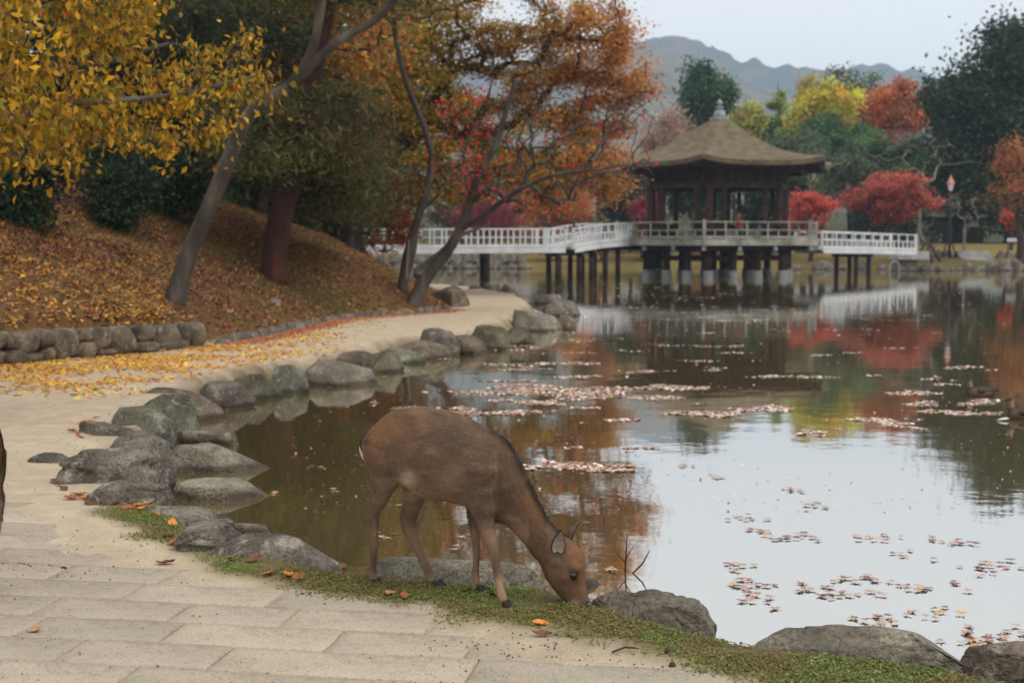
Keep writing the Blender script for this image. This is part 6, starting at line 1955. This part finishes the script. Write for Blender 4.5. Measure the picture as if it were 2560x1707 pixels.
tag(put('fallen_leaves', np_mesh('fallen_leaves', V, F, C), M['dry_leaf']), 'carpet of golden fallen leaves on the path below the retaining wall', 'leaves', kind='stuff')
# russet litter on the slope
n_ = 330000
P2 = np.c_[r.uniform(-0.42, 0, n_), 1 / r.uniform(1 / 48.0, 1 / 14.0, n_)]
P2[:, 0] *= P2[:, 1]
dt = poly_sd(P2[:, 0], P2[:, 1], TOE)
px_, py_ = px_of(np.c_[P2, height(P2[:, 0], P2[:, 1])])
dens = np.interp(px_, [0, 350, 520, 900], [1.0, 0.95, 0.5, 0.42]) * np.clip(0.65 + 0.7 * fbm(np.c_[P2 * 0.8, np.zeros(n_)], 4), 0.08, 1)
ok = (dt > 0.1) & (dt < 6.5) & (r.random(n_) < dens)
P2 = P2[ok]; px_ = px_[ok]; dt = dt[ok]
yl = (r.random(len(P2)) < np.interp(dt, [0, 1, 3], [0.55, 0.35, 0.1]) * (px_ < 430))[:, None]
cols = np.where(yl, pick_cols(len(P2), pal(((206, 152, 50), 3), ((190, 130, 46), 2)), r), pick_cols(len(P2), pal(((144, 92, 56), 3), ((118, 74, 48), 3), ((168, 118, 78), 2), ((88, 62, 42), 3)), r))
V, F, C = lay(P2, r.uniform(0.05, 0.11, len(P2)), cols, r, 0.01, 0.55)
tag(put('leaf_litter', np_mesh('leaf_litter', V, F, C), M['dry_leaf']), 'russet and brown leaf litter strewn over the wooded slope', 'leaves', kind='stuff')
# red-brown drift along the kerb
kk = r.uniform(0, seg[-1], 5200)
KP = np.stack([np.interp(kk, seg, kp[:, j]) for j in range(2)], -1)
KP = KP + np.array([0.96, -0.26]) * (np.abs(r.normal(size=(len(kk), 1))) * 0.22 + 0.08)
V, F, C = lay(KP, r.uniform(0.04, 0.08, len(KP)), pick_cols(len(KP), pal(((164, 96, 64), 3), ((178, 112, 80), 2), ((186, 132, 70), 1)), r), r)
tag(put('leaf_drift', np_mesh('leaf_drift', V, F, C), M['dry_leaf']), 'drift of red-brown leaves along the little stone kerb', 'leaves', kind='stuff')

# crumbs of grit and leaf on the sand and paving
n_ = 9000
P2 = np.c_[r.uniform(-0.45, 0.32, n_), 1 / r.uniform(1 / 16.0, 1 / 4.3, n_)]
P2[:, 0] *= P2[:, 1]
ok = (-poly_sd(P2[:, 0], P2[:, 1], POND) > 0.3) & (poly_sd(P2[:, 0], P2[:, 1], TOE) < -0.1) & (r.random(n_) < np.clip(0.35 + 0.7 * fbm(np.c_[P2 * 1.7, np.zeros(n_)], 4), 0.05, 1))
P2 = P2[ok]; n_ = len(P2)
s_ = r.uniform(0.002, 0.006, n_) * np.where(r.random(n_) < 0.06, 2.0, 1)
Z_ = np.maximum(height(P2[:, 0], P2[:, 1]), 0.25)
base_t = np.array([[1, 0, -0.4], [-0.5, 0.87, -0.4], [-0.5, -0.87, -0.4], [0, 0, 0.9]])
an = r.uniform(0, 6.28, n_)
rx = base_t[None, :, 0] * np.cos(an)[:, None] * 1.5 - base_t[None, :, 1] * np.sin(an)[:, None]
ry = base_t[None, :, 0] * np.sin(an)[:, None] * 1.5 + base_t[None, :, 1] * np.cos(an)[:, None]
V = np.stack([P2[:, 0:1] + rx * s_[:, None], P2[:, 1:2] + ry * s_[:, None], Z_[:, None] + base_t[None, :, 2] * s_[:, None] + 0.002], -1).reshape(-1, 3)
F = (np.arange(n_)[:, None, None] * 4 + np.array([[0, 1, 3], [1, 2, 3], [2, 0, 3], [0, 2, 1]])[None]).reshape(-1, 3)
gcol = pick_cols(n_, pal(((104, 90, 72), 3), ((76, 62, 50), 2), ((150, 134, 112), 3), ((120, 80, 52), 1)), r)
tag(put('path_grit', np_mesh('path_grit', V, F, np.repeat(gcol, 4, axis=0)), M['dry_leaf']), 'grit and leaf crumbs scattered over sand and paving', 'grit', kind='stuff')

# single leaves one can pick out near the water's edge
def curled_leaf(seed, L=0.075):
    rr = np.random.default_rng(seed)
    nu, nv = 9, 5
    curl, roll = rr.uniform(0.2, 1.0), rr.uniform(0.3, 1.1)
    V = []
    for i in range(nu):
        t = i / (nu - 1)
        w = 0.27 * L * math.sin(math.pi * (t * 0.96 + 0.02)) ** 0.8 + 0.0005
        for j in range(nv):
            s = (j / (nv - 1) - 0.5) * 2
            V.append(((t - 0.5) * L, s * w, curl * L * 0.5 * (t - 0.4) ** 2 + roll * w * s * s * 0.8 + 0.002 * rr.normal()))
    F = [(i * nv + j, (i + 1) * nv + j, (i + 1) * nv + j + 1, i * nv + j + 1) for i in range(nu - 1) for j in range(nv - 1)]
    n0_ = len(V)
    V += [(-L * 0.5, 0.001, curl * L * 0.08), (-L * 0.5, -0.001, curl * L * 0.08), (-L * 0.72, 0.0, curl * L * 0.14)]
    F.append((n0_, n0_ + 1, n0_ + 2))
    me = bpy.data.meshes.new('fallen_leaf'); me.from_pydata(V, [], F)
    me.polygons.foreach_set('use_smooth', np.ones(len(F), bool)); me.update()
    return me
leafm = [mat_noise('leaf_' + nme, [(0.3, srgb(*a)), (0.7, srgb(*b_))], 40, 0.6, 0.2) for nme, a, b_ in (('russet', (132, 66, 36), (176, 98, 58)), ('tan', (160, 104, 66), (202, 146, 104)), ('orange', (190, 108, 34), (220, 146, 60)), ('brown', (92, 56, 38), (130, 82, 56)))]
proto = [curled_leaf(800 + k) for k in range(8)]
def one_leaf(P, k, r, mat_i, scale=1.0, label=None, group=None, name='fallen_leaf'):
    me = proto[k % 8].copy(); me.materials.append(leafm[mat_i])
    o = put(name, me, None, None, tuple(P))
    o.rotation_euler = (r.uniform(-0.35, 0.35), r.uniform(-0.35, 0.35), r.uniform(0, 6.28))
    o.scale = (scale,) * 3
    return tag(o, label, 'leaf', group)
spots = [(370, 1258), (395, 1290), (430, 1315), (420, 1345), (437, 1362), (462, 1345), (560, 1358), (575, 1365), (495, 1368), (580, 1400), (635, 1405), (670, 1440), (720, 1443), (746, 1448), (748, 1410), (766, 1415), (855, 1420), (800, 1418), (415, 1412), (975, 1490), (1010, 1497), (1165, 1480), (1230, 1490), (1290, 1440),
         (140, 1205), (160, 1225), (190, 1240), (210, 1250), (235, 1245), (255, 1250), (275, 1255), (300, 1258), (310, 1250), (330, 1262), (345, 1268), (175, 1250), (150, 1215), (225, 1262), (265, 1262), (180, 1245), (205, 1238), (240, 1255), (290, 1262), (320, 1275), (356, 1278),
         (240, 1046), (225, 1055), (205, 1060), (230, 1070), (215, 1075), (250, 1060), (200, 1095), (180, 1080), (195, 1085), (240, 1075)]
r = np.random.default_rng(43)
for k, (a, b_) in enumerate(spots):
    p0 = hit(a, b_)
    one_leaf(p0 + np.array([0, 0, 0.007]), k, r, int(r.choice([0, 0, 1, 2, 3])), r.uniform(0.8, 1.25), 'curled russet or tan leaf lying on the ground by the shore stones', 'loose leaves by the shore stones')
p0 = hit(1352, 1562); one_leaf(p0 + np.array([0, 0, 0.007]), 1, r, 2, 0.9, 'bright orange leaf on bare earth below the deer\'s muzzle')
p0 = hit(1355, 1590); one_leaf(p0 + np.array([0, 0, 0.007]), 2, r, 3, 1.0, 'long brown leaf on the sand beside the paving, below the orange leaf')
p0 = hit(85, 1588); o = one_leaf(p0 + np.array([0, 0, 0.014]), 3, r, 1, 1.0, 'single rusty leaf curled on the bare paving slabs')
p0 = hit(2025, 1582); d_ = ray(2025, 1582); o = one_leaf(A(2025, 1582, 6.52), 4, r, 2, 0.9, 'orange leaf stuck on the hump-backed brown boulder')
for k, (a, b_) in enumerate(((205, 1572), (1670, 1632), (1680, 1668), (160, 1425))):
    p0 = hit(a, b_)
    tag(put('acorn', rock_mesh(900 + k, 0.026, 0.02, 0.018, 2, block=2.1), M['bark_dark'], None, tuple(p0)), 'tiny dark acorn lying on sand or paving', 'acorn', 'acorns on the path')
b = MB()
a0 = hit(1530, 1638)
b.tube([a0 + [0, 0, 0.01], a0 + [0.05, 0.03, 0.02], a0 + [0.10, 0.03, 0.015]], [0.004, 0.004, 0.002], 6)
tag(b.build('twig', M['bark_dark']), 'short curved twig on the sand beside the moss', 'twig')
b = MB()
a0 = G(1562, 1452, -0.05)
b.tube([a0, a0 + [0.005, 0, 0.12], a0 + [0.012, 0.01, 0.27]], [0.006, 0.005, 0.002], 6)
b.tube([a0 + [0.003, 0, 0.10], a0 + [-0.06, 0, 0.17]], [0.004, 0.001], 5)
b.tube([a0 + [0.005, 0, 0.12], a0 + [0.05, 0.02, 0.19]], [0.004, 0.001], 5)
b.tube([a0 + [0.02, -0.03, 0.03], a0 + [0.09, -0.03, 0.10], a0 + [0.13, -0.02, 0.17]], [0.004, 0.005, 0.002], 6)
tag(b.build('twig', M['bark_dark']), 'dead twig sticking up out of the water past the deer\'s head', 'twig')

# ------------------------------------------------------------------ leaves afloat
def star_leaf(seed, L=0.05):
    rr = np.random.default_rng(seed)
    V = [(0, 0, 0.002)]
    for k in range(14):
        a = 2 * math.pi * k / 14 + 0.2
        lob = L * (0.5 + 0.35 * math.cos((a - math.pi) / 2) ** 2) if k % 2 == 0 else L * 0.26
        V.append((math.cos(a) * lob * rr.uniform(0.8, 1.15), math.sin(a) * lob * rr.uniform(0.8, 1.15), rr.uniform(-0.001, 0.008)))
    F = [(0, 1 + k, 1 + (k + 1) % 14) for k in range(14)]
    me = bpy.data.meshes.new('floating_leaf'); me.from_pydata(V, [], F); me.update()
    return me
def wet(nme, a, b_):
    m = mat_noise(nme, [(0.3, srgb(*a)), (0.7, srgb(*b_))], 30, 0.32, 0.2, spec=0.7)
    return m
wetm = [wet('wet_russet', (112, 52, 42), (152, 86, 70)), wet('wet_pink', (172, 122, 106), (206, 160, 142)), wet('wet_tan', (166, 126, 86), (206, 166, 120)), wet('wet_gold', (190, 140, 44), (214, 168, 70))]
stars = []
for k in range(6):
    for m_ in wetm[:3] if k else wetm:
        me = star_leaf(870 + k); me.materials.append(m_); stars.append(me)
r = np.random.default_rng(44)
clus = [(1890, 1330, 9), (1950, 1345, 8), (2010, 1340, 12), (2050, 1265, 8), (1840, 1295, 7), (1800, 1195, 5), (2200, 1345, 7), (2330, 1350, 18), (2420, 1355, 14), (2270, 1385, 5), (2520, 1412, 12), (2460, 1425, 8), (1860, 1418, 8), (2120, 1450, 8), (2180, 1450, 6), (2030, 1470, 8), (2100, 1488, 14), (2160, 1482, 6), (1850, 1460, 12), (1880, 1470, 10), (1860, 1485, 5),
        (2290, 1475, 7), (2360, 1468, 5), (2340, 1525, 5), (2180, 1545, 8), (2200, 1555, 6), (2290, 1542, 4), (2440, 1600, 8), (2470, 1595, 8), (2450, 1610, 8), (2540, 1585, 5), (1920, 1515, 5), (1530, 1425, 5), (1410, 1370, 5), (1150, 1365, 3), (1155, 1340, 2), (985, 1265, 2), (850, 1230, 3), (740, 1140, 3), (690, 1235, 3), (940, 1340, 2), (960, 1345, 2), (800, 1165, 2), (1720, 1165, 5), (1980, 1225, 9)]
nf = 0
for (a, b_, n_) in clus:
    c = G(a, b_, 0.0)
    for i in range(min(n_, 7)):
        x, y = c[0] + r.normal() * 0.055, c[1] + r.normal() * 0.06
        if -poly_sd(np.array([x]), np.array([y]), POND)[0] > 0.1: continue
        o = put('floating_leaf', stars[int(r.integers(0, len(stars)))], None, None, (x, y, 0.004 + 0.0015 * (i % 4)))
        o.rotation_euler.z = r.uniform(0, 6.28); s_ = r.uniform(0.7, 1.15); o.scale = (s_, s_, 1)
        tag(o, 'fallen leaf floating on the pond near the bank', 'leaf', 'leaves floating on the pond')
        nf += 1
# the mass further out, in streaks
n_ = 560000
yy = r.uniform(0, 1, n_)
D_ = 1 / (1 / 9.0 + yy * (1 / 68.0 - 1 / 9.0))
X_ = r.uniform(-0.16, 0.40, n_) * D_
pxx = 1280 + X_ / D_ * FPX; pyy = HORIZON + CAMZ * FPX / D_
q3 = np.c_[X_ * 1.1, D_ * 2.0, np.zeros(n_)]
fld = fbm(q3, 4) + 0.35 * fbm(np.c_[X_ * 4, D_ * 3.0, np.ones(n_)], 3)
zone = np.exp(-((pxx - 1660) / 500) ** 2) * (np.exp(-((pyy - 1000) / 110) ** 2) * 0.62 + np.exp(-((pyy - 880) / 90) ** 2) * 0.34 + np.exp(-((pyy - 730) / 70) ** 2) * 0.45)
zone = zone + 0.35 * np.exp(-((pxx - 1330) / 180) ** 2 - ((pyy - 1000) / 100) ** 2) + 0.35 * np.exp(-((pxx - 2000) / 300) ** 2 - ((pyy - 1070) / 40) ** 2)
ok = (fld > 0.90 - 0.47 * np.clip(zone, 0, 1)) & (r.random(n_) < 0.24 + 0.22 * zone) & (zone > 0.04)
speck = (r.random(n_) < 0.0016)
ok = (ok | speck) & (poly_sd(X_, D_, POND) > 0.3) & (pyy < 1290)
P2 = np.c_[X_, D_][ok]
sz = np.where(speck[ok], 0.024, 0.052) * r.uniform(0.6, 1.3, ok.sum())
cols = pick_cols(len(P2), pal(((204, 172, 152), 4), ((176, 128, 104), 3), ((214, 192, 172), 2), ((136, 82, 60), 2), ((200, 150, 84), 0.8)), r)  # pale pinks put the sky's reflection into the leaf colour
Cn = np.c_[P2, 0.003 + r.random(len(P2)) * 0.006]
V, F, C = leaf_arrays(Cn, sz, cols, r, 0.0, 0.93, 0.75, 0.05)
V[:, 2] = np.maximum(V[:, 2], 0.001)
tag(put('floating_leaves', np_mesh('floating_leaves', V, F, C), M['wet_leaf']), 'streaks of pinkish fallen leaves drifting across the pond', 'leaves', kind='stuff')

# ------------------------------------------------------------------ haze
zmax = max(float(mesh_co(q.data)[:, 2].max()) for q in bpy.data.objects if q.name in ('mountain', 'grass_hill'))
zmin = min(float(mesh_co(q.data)[:, 2].min()) for q in bpy.data.objects if q.name in ('mountain', 'grass_hill', 'ground'))
b = MB()
b.add([(x, y, z) for z in (zmin - 1, zmax + 6) for x, y in ((-4500, -900), (4500, -900), (4500, 4300), (-4500, 4300))], [(3, 2, 1, 0), (4, 5, 6, 7), (0, 1, 5, 4), (1, 2, 6, 5), (2, 3, 7, 6), (3, 0, 4, 7)])
m = bpy.data.materials.new('haze'); m.use_nodes = True
nn = m.node_tree.nodes; nn.clear()
ov = nn.new('ShaderNodeOutputMaterial'); pv = nn.new('ShaderNodeVolumePrincipled')
pv.inputs['Color'].default_value = (0.66, 0.82, 1.0, 1)
pv.inputs['Density'].default_value = 0.00029
pv.inputs['Anisotropy'].default_value = 0.2
m.node_tree.links.new(pv.outputs[0], ov.inputs['Volume'])
tag(b.build('haze', m), 'thin bluish autumn haze over the valley', 'haze', kind='stuff')
